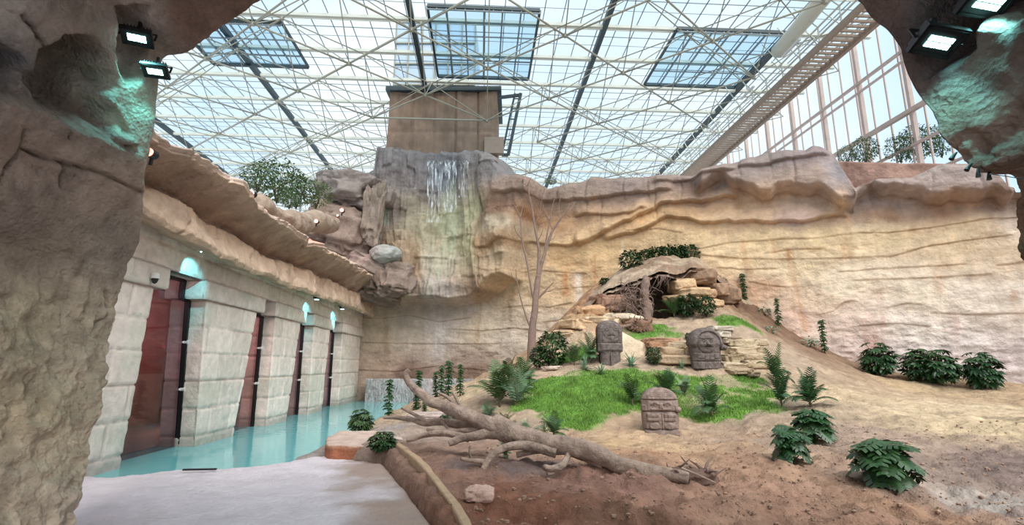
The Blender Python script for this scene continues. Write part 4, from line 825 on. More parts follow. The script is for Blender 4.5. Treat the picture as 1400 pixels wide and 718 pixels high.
for z in (8, 12, 16, 20): m.bar(W(BX0, BY1, z), W(BX1, BY1, z), .16)
m.build('mullion', M['bar'], we)
m = MB(); m.add([W(BX0, BY1+.1, -1), W(BX1, BY1+.1, -1), W(BX1, BY1+.1, 23), W(BX0, BY1+.1, 23)], [(0, 1, 2, 3)]); m.build('end_glazing', M['side_glass'], we)
# ================================================================== CAVE ON THE MOUND
def canopy():
    lip = spline([at(*p) for p in ((786, 438, 25.2), (806, 418, 24.8), (820, 404, 24.6), (842, 391, 24.3), (875, 381, 24.1), (900, 373, 24.1), (927, 374, 24.2), (952, 367, 24.5), (975, 379, 24.9), (1000, 404, 25.9), (1030, 436, 26.2))], 200)
    bk = spline([at(*p) for p in ((784, 434, 26.5), (800, 412, 26.8), (822, 395, 27.3), (845, 374, 27.8), (870, 360, 28.4), (900, 351, 28.8), (927, 350, 28.7), (952, 352, 28.6), (970, 366, 28.2), (1002, 388, 27.8), (1034, 418, 27.2))], 200)
    t = np.linspace(0, 1, 46)[:, None, None]; T = lip[None]*(1-t)+bk[None]*t; T[..., 2] += .22*np.sin(t[..., 0]*math.pi)
    T[..., 2] += .10*fbm(T[..., 0]*1.6, T[..., 1]*1.6, 0, 4, 3)
    jag = .22*fbm(lip[:, 0]*2.2, 0, 0, 4, 5); T[..., 1] += (jag[None]*(1-t[..., 0])**3)
    th = .16+.5*sst(0, .5, t[..., 0])*np.sin(np.linspace(0, 1, 200)*math.pi)[None]+.12*np.abs(fbm(T[..., 0]*2, T[..., 1]*2, 0, 3, 6)); aa_ = np.linspace(0, 1, 200)[None]; th = th+1.5*sst(.70, .80, aa_)+.9*sst(.16, .06, aa_); Bt = T[::-1].copy(); Bt[..., 2] -= th[::-1]
    V = np.concatenate([T, Bt]); c = np.tile(srgb('b09a7c'), (V.shape[0], V.shape[1], 1)); c = c*(1+.16*fbm(V[..., 0]*2.5, V[..., 1]*2.5, V[..., 2], 4, 7))[..., None]
    r = sst(.25, .6, fbm(V[..., 0]*.9, V[..., 1]*1.2, 0, 3, 9)+sst(5, 8, V[..., 0])*.5)[..., None]; c = c*(1-r*.6)+srgb('84664e')*r*.6
    o = mesh_obj('cave_canopy', V.reshape(-1, 3), grid_faces(V.shape[0], 200), M['soil'], floor_o, col=c.reshape(-1, 3))
canopy()
# rocks that carry the canopy, right of the opening, and the crumbling left shoulder
g1 = 'tan blocks stacked at the cave mouth'
for i, (px, py, wx_, hz_, d, lab) in enumerate(((932, 391, 30, 17, 24.9, 'smooth tan block directly under the cave roof, topmost on the right side of the opening'), (950, 402, 50, 13, 24.7, 'wide tan block below the topmost one beside the cave opening'), (958, 414, 44, 12, 24.9, 'tan block half hidden by shrubs at the right of the cave opening'), (975, 398, 26, 16, 25.3, 'rough brown block at the far right of the cave roof'), (926, 408, 20, 9, 24.6, 'small tan wedge jutting into the dark cave opening'), (958, 381, 46, 20, 25.2, 'brown rock wedged directly under the right half of the cave roof'), (990, 404, 44, 26, 26.0, 'brown rock closing the right foot of the cave roof'))):
    s = d/700/2
    rock('stone_block', at(px, py, d), (wx_*s, .7, hz_*s), 50+i, 'c9a87c' if i not in (3, 5, 6) else 'a08264', lab, 'stone', g1, rot=(0, .08*(i % 3-1), .2*i), n=26, rough=.14, blocky=.9)
for i, (px, py, wx_, hz_, d, lab) in enumerate(((812, 428, 40, 20, 24.9, 'orange-tan crumbling block low on the left shoulder of the cave mound'), (835, 414, 44, 22, 25.0, 'reddish-brown block under the left end of the cave roof'), (795, 446, 44, 15, 24.1, 'flat tan ledge left of the cave, above the bushes'), (778, 458, 36, 12, 23.9, 'lowest tan ledge on the left flank of the mound'), (825, 440, 40, 12, 23.8, 'long tan ledge just behind the tall carved slab'), (852, 436, 26, 9, 23.6, 'narrow pale ledge stone between tall carved slab and cave'))):
    s = d/700/2
    rock('stone_block', at(px, py, d), (wx_*s, .75, hz_*s), 70+i, ('c79f70', 'a88468', 'cbab80', 'c8aa82', 'd2b890', 'd8c6a4')[i], lab, 'stone', 'rocks of the mound\'s left shoulder', rot=(.05, .12*(i % 3-1), .25*i), n=30, rough=.2, blocky=.85)
# flat quarried slabs
SLABS = [(985, 448, 30, 5, 'ded0b4', 'palest flat slab lying on the turf above and right of the hooded carved head'), (984, 457, 20, 7, 'e8dcc0', 'small pale slab just below the palest one'), (1000, 464, 22, 6, 'ddcba6', 'little tan slab at the top left of the right-hand stack'), (1016, 468, 40, 9, 'dcc69c', 'long tan slab topping the stack right of the hooded head'), (1035, 467, 16, 7, 'd2bb94', 'short rounded slab at the right end of the stack top'), (1012, 478, 46, 9, 'd8c298', 'long slab in the second course of the right-hand stack'), (1036, 477, 16, 7, 'ceb890', 'short slab ending the second course beside the tall palm'), (1024, 487, 42, 9, 'd6be94', 'wide slab in the third course, left of the tall palm'), (999, 489, 26, 9, 'cfb98e', 'chunky slab touching the right shoulder of the hooded head'), (1031, 497, 38, 10, 'cdb78e', 'broad slab low in the stack, left of the tall palm'), (1002, 499, 34, 8, 'd5bf98', 'thin slab low beside the base of the hooded head'), (1012, 507, 28, 6, 'c9b088', 'lowest thin slab right of the hooded head'), (1022, 510, 14, 6, 'c2ab86', 'small broken slab piece at the foot of the right-hand stack'),
    (905, 467, 46, 10, 'c89c74', 'long reddish slab on top of the stack left of the hooded head'), (930, 472, 34, 9, 'd8c096', 'pale slab beside the reddish one, nearest the hooded head'), (893, 471, 24, 8, 'b98c66', 'small rusty slab at the left end of the top course'), (915, 480, 52, 10, 'd0b48a', 'widest slab in the middle course left of the hooded head'), (945, 479, 20, 10, 'cdb48c', 'blocky slab tucked against the left edge of the hooded head'), (920, 491, 50, 11, 'cdb088', 'thick slab in the bottom course left of the hooded head'), (948, 492, 18, 9, 'c2a680', 'dark-edged slab at the foot of the hooded head, left'), (897, 484, 20, 8, 'c4a27a', 'tan slab at the left end of the middle course')]
for i, (px, py, w_, h_, c_, lab) in enumerate(SLABS):
    x, y, z = hit(px, py+2); s = y/700/2; c_ = ''.join('%02x' % int(int(c_[q:q+2], 16)*.88) for q in (0, 2, 4))
    rock('stone_slab', (x, y+.10, z+.02), (w_*s, .55, h_*s*1.2), 100+i, c_, lab, 'stone slab', 'flat slabs terracing the mound', rot=(.04, .05*math.sin(i*2.1), .2*math.sin(i*1.7)), n=26, rough=.15, blocky=1.05, material='rock')
x, y, z = hit(856, 485); v, f, c = rock_mesh(.85, .55, .75, seed=33, n=30, rough=.12, blocky=.9, col='cdb894'); o = mesh_obj('leaning_slab', v, f, M['rock'], col=c); o.location = (x-.0, y+.35, z-.05); o.rotation_euler = (-.35, .5, .2); tag(o, 'big pale slab leaning on the slope right of the tall carved slab', 'stone slab')
def sit(name, px, py, r, seed, c_, lab, cat='rock', sink=.35, **kw):
    x, y, z = hit(px, py); return rock(name, (x, y, z+r[2]*(1-sink)), r, seed, c_, lab, cat, **kw)
sit('flat_rock', 755, 506, (.42, .3, .09), 41, 'c8b49c', 'flat pinkish rock on the turf edge right of the bare tree', rot=(0, -.05, .1))
sit('flat_rock', 705, 508, (.25, .2, .07), 45, 'cdb9a0', 'small pale rock lying between the palms beneath the bare tree', rot=(0, -.05, .1))
sit('rock', 655, 683, (.22, .16, .10), 42, 'd2b098', 'single tan rock in front of the fallen tree, beside the kerb', rough=.22, blocky=.35, n=30)
def shore():
    a = [atz(*p, .38) for p in ((447, 598), (470, 588), (520, 590), (550, 598), (545, 612), (520, 611), (480, 609), (449, 609))]; n = len(a); q = spline([*a, a[0]], 64)[:-1]; q[:, :2] += .05*np.stack([noise(q[:, 0]*4, q[:, 1]*4, 0, 3), noise(q[:, 0]*4, q[:, 1]*4, 9, 3)], 1); cen = q.mean(0)
    V = []
    for k, (sc, z) in enumerate(((0.01, .41), (.4, .405), (.8, .39), (.97, .38), (1, .35), (.985, .27), (1.0, .17), (1, -.2))): 
        p = cen+(q-cen)*sc; p[:, 2] = z+.025*fbm(p[:, 0]*3, p[:, 1]*3, 0, 3, 4); V.append(p)
    V = np.array(V); c = np.tile(srgb('cdb6a0'), (8, 63, 1)); c[5:] = srgb('a86a48'); c[4] = srgb('bb8a68')
    o = mesh_obj('shore_slab', V.reshape(-1, 3), grid_faces(8, 63, wrap=True), M['rock'], col=c.reshape(-1, 3)); tag(o, 'broad pinkish shore slab with a red broken edge, between the pool and pale concrete', 'stone slab')
shore()
sit('flat_rock', 590, 571, (.7, .35, .10), 47, 'b9a898', 'wide grey-pink rock half buried behind the fallen tree branches', rot=(0, 0, .1))
# ================================================================== CARVED STONES
def ell(u, v, cu, cv, ru, rv): return 1-np.sqrt(((u-cu)/ru)**2+((v-cv)/rv)**2)
def boxd(u, v, cu, cv, ru, rv): return np.minimum(1-np.abs(u-cu)/ru, 1-np.abs(v-cv)/rv)
def dome(d, h): return h*np.sqrt(np.clip(d, 0, 1)*(2-np.clip(d, 0, 1)))
def plate(d, h, e=.2): return h*sst(0, e, d)
def gro(a, c, w, h): return -h*np.exp(-((a-c)/w)**2)
def carved(name, px, py, wpx, hpx, kind, label, material, rz=0., lean=0.):
    x, y, z = hit(px, py); dist = y*CP+(z-EZ)*SP; Wd = wpx/700*dist/2; H = hpx/700*dist; D = Wd*.62
    nv, nu = 170, 150; v = np.linspace(0, 1, nv); uf = np.linspace(-1, 1, nu); ub = np.linspace(1, -1, 26)[1:-1]
    if kind == 1: wv = np.where(v < .30, .80, 1.0)*np.where(v > .80, np.sqrt(np.clip(1-((v-.80)/.2015)**2, 0, 1)), 1); wv = np.where(v < .32, .8+.2*sst(.29, .32, v), wv)
    elif kind == 2: wv = np.where(v < .56, .86+.0*v, 1.0); wv = .86+.14*sst(.5, .6, v); wv = wv*np.where(v > .60, np.sqrt(np.clip(1-((v-.60)/.4015)**2, 0, 1)), 1)
    else: wv = (.93+.07*np.sin(v*3.1))*np.where(v > .66, np.sqrt(np.clip(1-((v-.66)/.3415)**2.6, 0, 1)), 1); wv = wv*(.9+.1*sst(0, .12, v))
    U, V_ = np.meshgrid(uf, v); u = U*wv[:, None]; h = 0*U
    if kind == 1:
        h += plate(ell(u, V_, 0, .76, .75, .2), .05)+dome(ell(u, V_, -.05, .74, .16, .07), .07)+gro(V_, .50, .012, .06)+plate(boxd(u, V_, 0, .41, .98, .08), .06, .3)+gro(V_, .315, .008, .06)
        for s in (-1, 1): h += dome(ell(u, V_, s*.35, .80, .17, .045), .05)-dome(ell(u, V_, s*.35, .80, .09, .02), .05)+plate(boxd(u, V_, s*.75, .66, .16, .12), .04)
        h += gro(u, 0, .03, .08)*(V_ < .31)-plate(boxd(u, V_, 0, .645, .32, .02), .05)+gro(V_, .90, .01, .03)+plate(boxd(u, V_, .25, .56, .3, .03), .04)
    elif kind == 2:
        R = np.hypot(u/1.0, (V_-.60)/.40); h += plate(1-np.abs((R-.86)/.16), .11, .5)*(V_ > .52)
        h += dome(ell(u, V_, -.12, .60, .56, .235), .17)+plate(boxd(u, V_, -.12, .80, .36, .035), .06)+plate(boxd(u, V_, -.12, .745, .46, .022), .06)
        for s in (-1, 1): h += -dome(ell(u, V_, -.12+s*.22, .655, .13, .04), .07)+dome(ell(u, V_, -.12+s*.22, .652, .085, .026), .06)+dome(ell(u, V_, -.12+s*.26, .565, .15, .05), .05)+plate(boxd(u, V_, s*.48, .30, .2, .06), .05)
        h += dome(ell(u, V_, -.12, .61, .10, .055), .12)+dome(ell(u, V_, -.12, .58, .16, .025), .07)-dome(ell(u, V_, -.12, .52, .24, .022), .09)+dome(ell(u, V_, -.12, .50, .18, .014), .05)
        h += plate(boxd(u, V_, 0, .28, .3, .07), .05)+gro(V_, .175, .014, .09)+gro(V_, .38, .01, .03)+gro(u, 0, .02, .03)*(V_ < .34)*(V_ > .2)
    else:
        h += gro(V_, .73, .012, .09)+gro(V_, .475, .016, .10)+gro(V_, .09, .012, .08)+.05*(V_ > .73)
        for s in (-1, 1):
            h += plate(ell(u, V_, s*.34, .645, .27, .06), .08, .4)-dome(ell(u, V_, s*.34, .62, .17, .035), .06)+plate(boxd(u, V_, s*.46, .35, .36, .085), .09, .25)+plate(ell(u, V_, s*.40, .16, .32, .085), .10, .3)+plate(boxd(u, V_, s*.88, .55, .12, .07), .08)
            h += gro(V_, .35, .008, .04)*(np.abs(u-s*.46) < .36)
        h += plate(boxd(u, V_, 0, .60, .13, .06), .10, .4)+plate(boxd(u, V_, 0, .53, .6, .022), .06)+gro(u, 0, .025, .06)*(V_ < .43)
        for q in (.8, .84, .88): h += gro(V_, q+.01*np.sin(u*17), .006, .022)*(np.abs(u) < .6)
    h = h*Wd*.95+.012*fbm(u*5, V_*7, 0, 4, 5+kind)*Wd*2
    yf = -D*(1-np.abs(U)**5*.55)*(.55+.45*wv[:, None])-h
    top_ = np.clip(1-v, 0, 1)
    X = u*Wd; Yb = np.tile(D*.9*(.55+.45*wv)[:, None], (1, len(ub))); Xb = ub[None]*wv[:, None]*Wd
    XX_ = np.hstack([X, Xb]); YY_ = np.hstack([yf, Yb]); ZZ_ = np.tile((v*H)[:, None], (1, XX_.shape[1]))
    P_ = np.stack([XX_, YY_, ZZ_], -1); nc = XX_.shape[1]; fc = [tuple(q) for q in grid_faces(nv, nc, wrap=True)]+[tuple(reversed(range(nc)))]
    r = empty(name, (x, y+D*.5, z-.06), label, 'statue', rz=rz); r.rotation_euler[0] = lean
    mesh_obj('carved_body', P_.reshape(-1, 3), fc, M[material], r)
    if kind == 2:
        for s in (1,):
            m = MB(); m.tube([(s*Wd*.93, -D*1.05, H*.50), (s*Wd*.93, D*.2, H*.50)], Wd*.16, 20); m.tube([(s*Wd*.93, -D*1.2, H*.50), (s*Wd*.93, -D*1.0, H*.50)], Wd*.09, 16); m.build('ear_ornament', M[material], r, smooth=True)
    if kind == 3:
        m = MB(); m.box(-Wd*.9, -D*1.25, -.02, Wd*.9, D*.9, H*.065); m.build('plinth', M[material], r)
        m = MB(); m.tube([(Wd*.93, -D*1.0, H*.52), (Wd*.93, D*.2, H*.52)], Wd*.16, 16); m.build('ear_ornament', M[material], r, smooth=True)
    if kind == 1:
        m = MB(); m.box(-Wd*.12, -D*1.12, H*.02, Wd*.0, -D*.6, H*.29); m.build('leg_panel', M[material], r)
    return r
carved('stone_statue', 835, 499, 35, 63, 1, 'tall dark carved slab with rounded top and narrow legs, standing below the cave', 'basalt', rz=.12)
carved('stone_statue', 968, 502, 46, 56, 2, 'dark carved stone with smiling face under an arched hood, among the pale slabs', 'basalt', rz=.05)
carved('stone_statue', 905, 590, 50, 61, 3, 'squat dusty carved stone with domed top and block limbs, nearest statue on bare soil', 'basaltp', rz=-.1)
# ================================================================== FALLEN TREE
def limb(pts, r0, r1, m, n=None, wob=.18, sides=12, seed=0, off=(0, 0, 0)):
    p = np.array([at(*q) for q in pts])-np.array(off); n = n or 8*len(p); q = spline(p, n); m.tube(q, np.linspace(r0, r1, n), sides, wob=wob, seed=seed); return m
def log():
    o0 = at(800, 640, 9.8); r = empty('fallen_tree', o0, 'huge bleached fallen tree with forked branches lying across the slope', 'dead tree'); O = o0
    b = [('trunk', [(942, 655, 9.05), (920, 651, 9.15), (897, 647, 9.25), (870, 640, 9.4), (845, 634, 9.5), (825, 625, 9.7), (804, 616, 9.8), (780, 611, 9.95), (760, 607, 10.05), (738, 603, 10.2), (719, 598, 10.35), (695, 591, 10.5), (674, 582, 10.7)], .115, .205),
        ('branch', [(690, 590, 10.55), (655, 576, 10.8), (637, 567, 11.0), (607, 556, 11.3), (590, 549, 11.5), (577, 539, 11.7), (565, 529, 11.8), (557, 519, 11.9), (555, 511, 11.9), (559, 506, 11.9)], .155, .05),
        ('branch', [(690, 595, 10.6), (660, 586, 11.0), (644, 581, 11.2), (614, 578, 11.5), (598, 577, 11.7), (581, 579, 11.8), (562, 574, 12.0), (543, 571, 12.2), (525, 571, 12.3)], .11, .035),
        ('branch', [(585, 578, 11.75), (572, 570, 11.8), (560, 564, 11.85), (549, 558, 11.9)], .045, .02),
        ('branch', [(712, 603, 10.4), (690, 595, 10.5), (668, 593, 10.6), (648, 597, 10.6), (632, 600, 10.7), (614, 606, 10.7)], .12, .07),
        ('branch', [(640, 600, 10.7), (618, 594, 10.9), (599, 592, 11.0), (580, 595, 11.1), (566, 600, 11.1), (556, 602, 11.1)], .07, .05),
        ('branch', [(665, 588, 10.8), (640, 588, 10.9), (618, 590, 11.0), (600, 589, 11.1), (584, 587, 11.2)], .06, .035),
        ('branch', [(616, 591, 11.1), (610, 583, 11.3), (604, 576, 11.4)], .035, .022),
        ('branch', [(760, 620, 9.9), (735, 612, 10.0), (712, 609, 10.1), (693, 611, 10.0), (674, 621, 9.9), (663, 636, 9.8), (658, 654, 9.7)], .085, .06),
        ('branch', [(665, 632, 9.85), (652, 630, 9.8), (640, 629, 9.75), (630, 627, 9.7)], .05, .03),
        ('branch', [(645, 629, 9.8), (642, 620, 9.75), (643, 609, 9.75)], .03, .022),
        ('branch', [(780, 618, 9.9), (774, 628, 9.8), (768, 637, 9.6), (757, 641, 9.5), (744, 639, 9.4)], .065, .05),
        ('branch', [(765, 638, 9.55), (755, 646, 9.5), (748, 648, 9.45)], .04, .03),
        ('branch', [(825, 636, 9.7), (795, 624, 9.9), (765, 616, 10.05), (735, 616, 10.2), (706, 622, 10.2)], .09, .05),
        ('branch', [(640, 568, 11.0), (629, 558, 11.3), (614, 545, 11.6), (601, 538, 11.7)], .055, .03),
        ('branch', [(634, 566, 11.1), (630, 556, 11.3), (624, 545, 11.5), (618, 536, 11.6)], .04, .025),
        ('branch', [(807, 612, 9.8), (800, 604, 9.85), (796, 600, 9.9)], .05, .03)]
    for i, (nm, p, r0, r1) in enumerate(b): limb(p, r0, r1, MB(), seed=i, off=O, wob=.22, sides=16, n=14*len(p)).build(nm, M['wood'], r, smooth=True)
log()
def snag():
    x, y, z = hit(945, 655); r = empty('broken_stump', (x, y, z), 'dark splintered stump and root wood at the right end of the fallen tree', 'stump'); 
    m = MB(); rr = random.Random(5)
    for i in range(16):
        a = rr.uniform(0, 6.28); p0 = Vector((rr.uniform(-.3, .3), rr.uniform(-.15, .3), rr.uniform(-.02, .12))); d = Vector((math.cos(a), math.sin(a)*.6, rr.uniform(.1, .75))).normalized()*rr.uniform(.18, .42)
        m.tube([p0, p0+d*.5+Vector((0, 0, rr.uniform(-.04, .05))), p0+d], [rr.uniform(.02, .045), .022, .007], 7, wob=.3, seed=i)
    m.build('splinter_wood', M['rootwood'], r, smooth=True)
    v, f, c = rock_mesh(.34, .24, .12, seed=8, n=20, rough=.35, col='7c6252'); mesh_obj('stump_base', v, f, M['rock'], r, col=c)
    MB().tube([(-.25, -.3, .22), (.0, -.33, .12), (.28, -.36, .0)], [.02, .018, .012], 7).build('bleached_stick', M['wood'], r)
snag()
def bare_tree():
    x, y, z = hit(727, 492, 18, 30); O = (x, y, z-.1); r = empty('bare_tree', O, 'tall leafless grey-brown tree rising in front of the back wall', 'tree'); k = y
    P_ = lambda l: [(a, b, k+(c[0] if c else 0)) for a, b, *c in l]
    limb(P_([(727, 494), (727, 470), (728, 450), (731, 425), (733, 402), (736, 376)]), .20, .12, MB(), off=O, wob=.08, sides=14).build('trunk', M['treewood'], r, smooth=True)
    br = [([(735, 380), (737, 350), (735, 330), (731, 309), (727, 284), (724, 268), (721, 255)], .085, .02), ([(736, 378), (743, 352), (750, 330), (756, 315), (766, 300), (775, 287), (779, 278)], .09, .015), ([(744, 348), (748, 320), (752, 302), (754, 288), (758, 272)], .045, .012), ([(732, 415), (727, 398), (721, 362), (714, 328), (711, 298), (705, 284), (700, 276)], .06, .012), ([(729, 455), (722, 440), (713, 412), (707, 385), (705, 368)], .05, .012), ([(733, 410), (741, 402), (750, 393), (757, 386)], .045, .02), ([(733, 412), (745, 400), (752, 398), (762, 392)], .03, .01)]
    tw = [[(731, 309), (738, 290), (741, 270), (745, 258)], [(727, 284), (718, 268), (712, 262)], [(724, 268), (728, 255), (730, 248)], [(766, 300), (764, 285), (766, 270)], [(756, 315), (748, 300), (744, 288)], [(752, 302), (744, 290), (742, 280)], [(711, 298), (714, 285), (716, 270)], [(714, 328), (706, 318), (703, 308)], [(705, 284), (698, 282), (694, 276)], [(750, 330), (757, 326), (760, 320)], [(707, 385), (701, 380), (699, 372)], [(735, 330), (741, 318), (743, 305)], [(775, 287), (782, 284), (786, 276)], [(721, 255), (716, 250), (714, 244)], [(721, 255), (724, 247), (728, 240)], [(741, 270), (736, 260), (735, 250)]]
    for i, (p, a, b) in enumerate(br): limb(P_(p), a, b, MB(), off=O, wob=.08, sides=10, seed=i, n=6*len(p)).build('branch', M['treewood'], r, smooth=True)
    for i, p in enumerate(tw):
        limb([(a, b, k+.4*math.sin(i*2+j)) for j, (a, b) in enumerate(p)], .018, .007, MB(), off=O, sides=6, n=8).build('twig', M['treewood'], r, smooth=True)
bare_tree()
def root_mass():
    O = at(868, 436, 23.7); r = empty('uprooted_tree', O, 'tangled grey root mass and short trunk set upright in the cave mouth', 'dead tree'); rr = random.Random(9)
    m = MB(); limb([(886, 438, 23.7), (884, 415, 23.8), (883, 395, 23.9), (884, 380, 24.2)], .24, .16, m, off=O, wob=.5, sides=14); m.build('trunk', M['rootwood'], r, smooth=True)
    m = MB()
    for i in range(150):
        px = rr.gauss(862, 13); py = rr.gauss(412, 13); p0 = Vector(at(px, py, 23.7+rr.uniform(-.5, .5)))-Vector(O); a = rr.uniform(0, 6.28); pts = [p0]; d = Vector((math.cos(a), rr.uniform(-.5, .5), math.sin(a)))
        for k in range(7): d = (d+Vector((rr.gauss(0, .5), rr.gauss(0, .4), rr.gauss(-.05, .5)))).normalized(); pts.append(pts[-1]+d*rr.uniform(.06, .16))
        m.tube(spline(pts, 16), np.linspace(rr.uniform(.012, .03), .005, 16), 5)
    o = m.build('root_tangle', M['rootwood'], r, smooth=True); tag(o, kind='stuff')
    m = MB()
    for i in range(16):
        p0 = Vector(at(905+rr.uniform(-8, 8), 376, 24.0))-Vector(O); m.tube(spline([p0, p0+Vector((rr.uniform(-.2, .2), -.1, -.15)), p0+Vector((rr.uniform(-.5, .3), rr.uniform(-.2, .1), rr.uniform(-.9, -.4)))], 10), np.linspace(.02, .005, 10), 5)
    o = m.build('hanging_roots', M['rootwood'], r, smooth=True); tag(o, kind='stuff')
    # toppled root ball in front
    O = at(873, 446, 22.6); r = empty('root_ball', O, 'knobbly brown root ball hanging over the turf, right of the tall carved slab', 'stump')
    v, f, c = rock_mesh(.42, .35, .30, seed=18, n=26, rough=.5, col='8c6c54'); mesh_obj('stump_core', v, f, M['rock'], r, col=c)
    m = MB()
    for i in range(46):
        a = rr.uniform(0, 6.28); e = rr.uniform(-.8, 1); d = Vector((math.cos(a)*math.cos(e), math.sin(a)*math.cos(e)-.3, math.sin(e))); p0 = d*.22; m.tube(spline([p0, p0+d*.2, p0+d*.3+Vector((rr.uniform(-.2, .2), rr.uniform(-.2, .2), rr.uniform(-.25, .15)))], 9), np.linspace(.04, .008, 9), 6, wob=.3, seed=i)
    o = m.build('root_stubs', M['rootwood'], r, smooth=True); tag(o, kind='stuff')
    m = MB(); limb([(868, 444, 22.5), (855, 446, 22.2), (846, 449, 22.0)], .07, .05, m, off=O, wob=.3); m.build('branch', M['rootwood'], r, smooth=True)
    m = MB()
    for i in range(40):
        px = rr.gauss(846, 4.5); py = rr.gauss(451, 5); p0 = Vector(at(px, py, 21.9+rr.uniform(-.2, .2)))-Vector(O); pts = [p0]; d = Vector((rr.gauss(0, 1), rr.gauss(0, .6), rr.gauss(0, 1))).normalized()
        for k in range(5): d = (d+Vector((rr.gauss(0, .7), rr.gauss(0, .5), rr.gauss(0, .7)))).normalized(); pts.append(pts[-1]+d*.07)
        m.tube(spline(pts, 12), .009, 5)
    o = m.build('wiry_roots', M['rootwood'], r, smooth=True); tag(o, kind='stuff')
root_mass()
# ================================================================== PLANTS
class Foliage:
    def __init__(s, seed): s.m = MB(); s.st = MB(); s.r = random.Random(seed)
    def blade(s, p, d, up, L, Wd, seg=3, droop=.3, prof=(.55, 1, .75, 0), fold=.15):
        "one leaf as a bent strip; d direction, up the leaf's upper side"
        d = d.normalized(); sd = d.cross(up).normalized(); V = []; q = Vector(p); n = seg+1
        for i in range(n):
            t = i/seg; w = Wd*prof[min(i, len(prof)-1)]*.5 if len(prof) == n else Wd*.5*math.sin(math.pi*(.12+.88*t))**.8*(1 if i < seg else .05)
            nn = sd.cross(d); V += [q-sd*w+nn*w*fold*2, q, q+sd*w+nn*w*fold*2]; d = (d+Vector((0, 0, -droop/seg))).normalized(); q = q+d*L/seg
        F = [f for i in range(seg) for f in ((3*i, 3*i+1, 3*i+4, 3*i+3), (3*i+1, 3*i+2, 3*i+5, 3*i+4))]; s.m.add(V, F)
    def petiole(s, a, b, w=.008, sag=.05, mb=None):
        a = Vector(a); b = Vector(b); mid = (a+b)/2+Vector((0, 0, sag*(b-a).length)); (mb or s.st).tube(spline([a, mid, b], 6), w, 4, cap=False)
    def frond(s, p, az, el, L, Wd, nl=14, lw=.02, droop=1.0, up0=.35):
        "a feather frond"
        d = Vector((math.cos(az)*math.cos(el), math.sin(az)*math.cos(el), math.sin(el))); q = Vector(p); n = nl; pts = [q.copy()]; ds = [d.copy()]
        for i in range(n): q = q+d*L/n; d = (d+Vector((0, 0, -droop/n))).normalized(); pts.append(q.copy()); ds.append(d.copy())
        s.st.tube(pts, np.linspace(.008, .003, len(pts)), 4, cap=False)
        for i in range(2, n+1):
            t = i/n; sd = ds[i].cross(Vector((0, 0, 1))); sd = sd.normalized() if sd.length > 1e-3 else Vector((1, 0, 0)); up = sd.cross(ds[i]).normalized(); ln = Wd*math.sin(math.pi*(.12+.80*t))**.7
            for k in (-1, 1):
                dd = (sd*k*1.0+ds[i]*(.55+.4*t)+up*.15).normalized(); s.blade(pts[i], dd, up, ln, lw*s.r.uniform(.8, 1.2), 2, .5, (.8, 1, 0), .1)
    def split_leaf(s, p, d, up, L, Wd, nf=6, droop=.5, gap=.78):
        "a big leaf cut into lobes on both sides of its midrib"
        d = d.normalized(); q = Vector(p); n = nf
        pts = [q.copy()]; ds = [d.copy()]
        for i in range(n): q = q+d*L/n; d = (d+Vector((0, 0, -droop/n))).normalized(); pts.append(q.copy()); ds.append(d.copy())
        for i in range(n):
            t = (i+.5)/n; sd = ds[i].cross(up).normalized(); nn = sd.cross(ds[i]).normalized(); w = Wd*.5*(1-(abs(t-.38)/.68)**2.2)**.5; lw = L/n*gap*1.15
            for k in (-1, 1):
                a0 = (pts[i]*(1-.08)+pts[i+1]*.08); a1 = pts[i]*.12+pts[i+1]*.88; fw = ds[i]*(.0+.5*t)*w; m_ = sd*k*w*.55+fw*.4+nn*w*.10; e = sd*k*w+fw-Vector((0, 0, w*.12))
                c = (a0+a1)/2; V = [a0, a1, c+ds[i]*lw*.62+m_, c-ds[i]*lw*.62+m_, c+e+ds[i]*lw*.40, c+e-ds[i]*lw*.45]; s.m.add(V, [(0, 1, 2, 3), (3, 2, 4, 5)] if k > 0 else [(1, 0, 3, 2), (2, 3, 5, 4)])
        sd = ds[-1].cross(up).normalized(); s.m.add([pts[-1]-sd*Wd*.08, pts[-1]+sd*Wd*.08, pts[-1]+ds[-1]*L*.12], [(0, 1, 2)])
    def palmate(s, p, d, up, R_, nl=7, lw=.30, droop=.5):
        d = d.normalized(); sd = d.cross(up).normalized()
        for i in range(nl):
            a = (i-(nl-1)/2)/(nl-1)*math.radians(250); dd = d*math.cos(a)+sd*math.sin(a); s.blade(p, dd, up, R_*(1-.25*abs(a)/2.2), R_*lw, 3, droop, (.35, 1, .8, 0), .12)
def build_proto(name, F, mats, extra=None):
    r = bpy.data.objects.new(name, None); f = F.m.build('foliage', mats[0], r, smooth=False); k = [f]
    if F.st.v: k.append(F.st.build('stem', mats[1], r, smooth=True))
    return (r, k)
def V3(az, el): return Vector((math.cos(az)*math.cos(el), math.sin(az)*math.cos(el), math.sin(el)))
def p_palm(seed, n=11, trunk=.18, spread=.85, mt='palm', L=.75):
    F = Foliage(seed); r = F.r
    for i in range(n):
        az = i*2.4+r.uniform(-.3, .3); el = r.uniform(.75, 1.35) if i > 3 else r.uniform(1.2, 1.5); F.frond((r.uniform(-.03, .03), r.uniform(-.03, .03), trunk*r.uniform(.3, 1)), az, el, L*r.uniform(.75, 1.1), .27, 15, .034, r.uniform(1.0, 1.9))
    F.st.tube([(0, 0, -.05), (.01, 0, trunk)], [.035, .02], 7); return build_proto('palm', F, (M[mt], M['stem']))
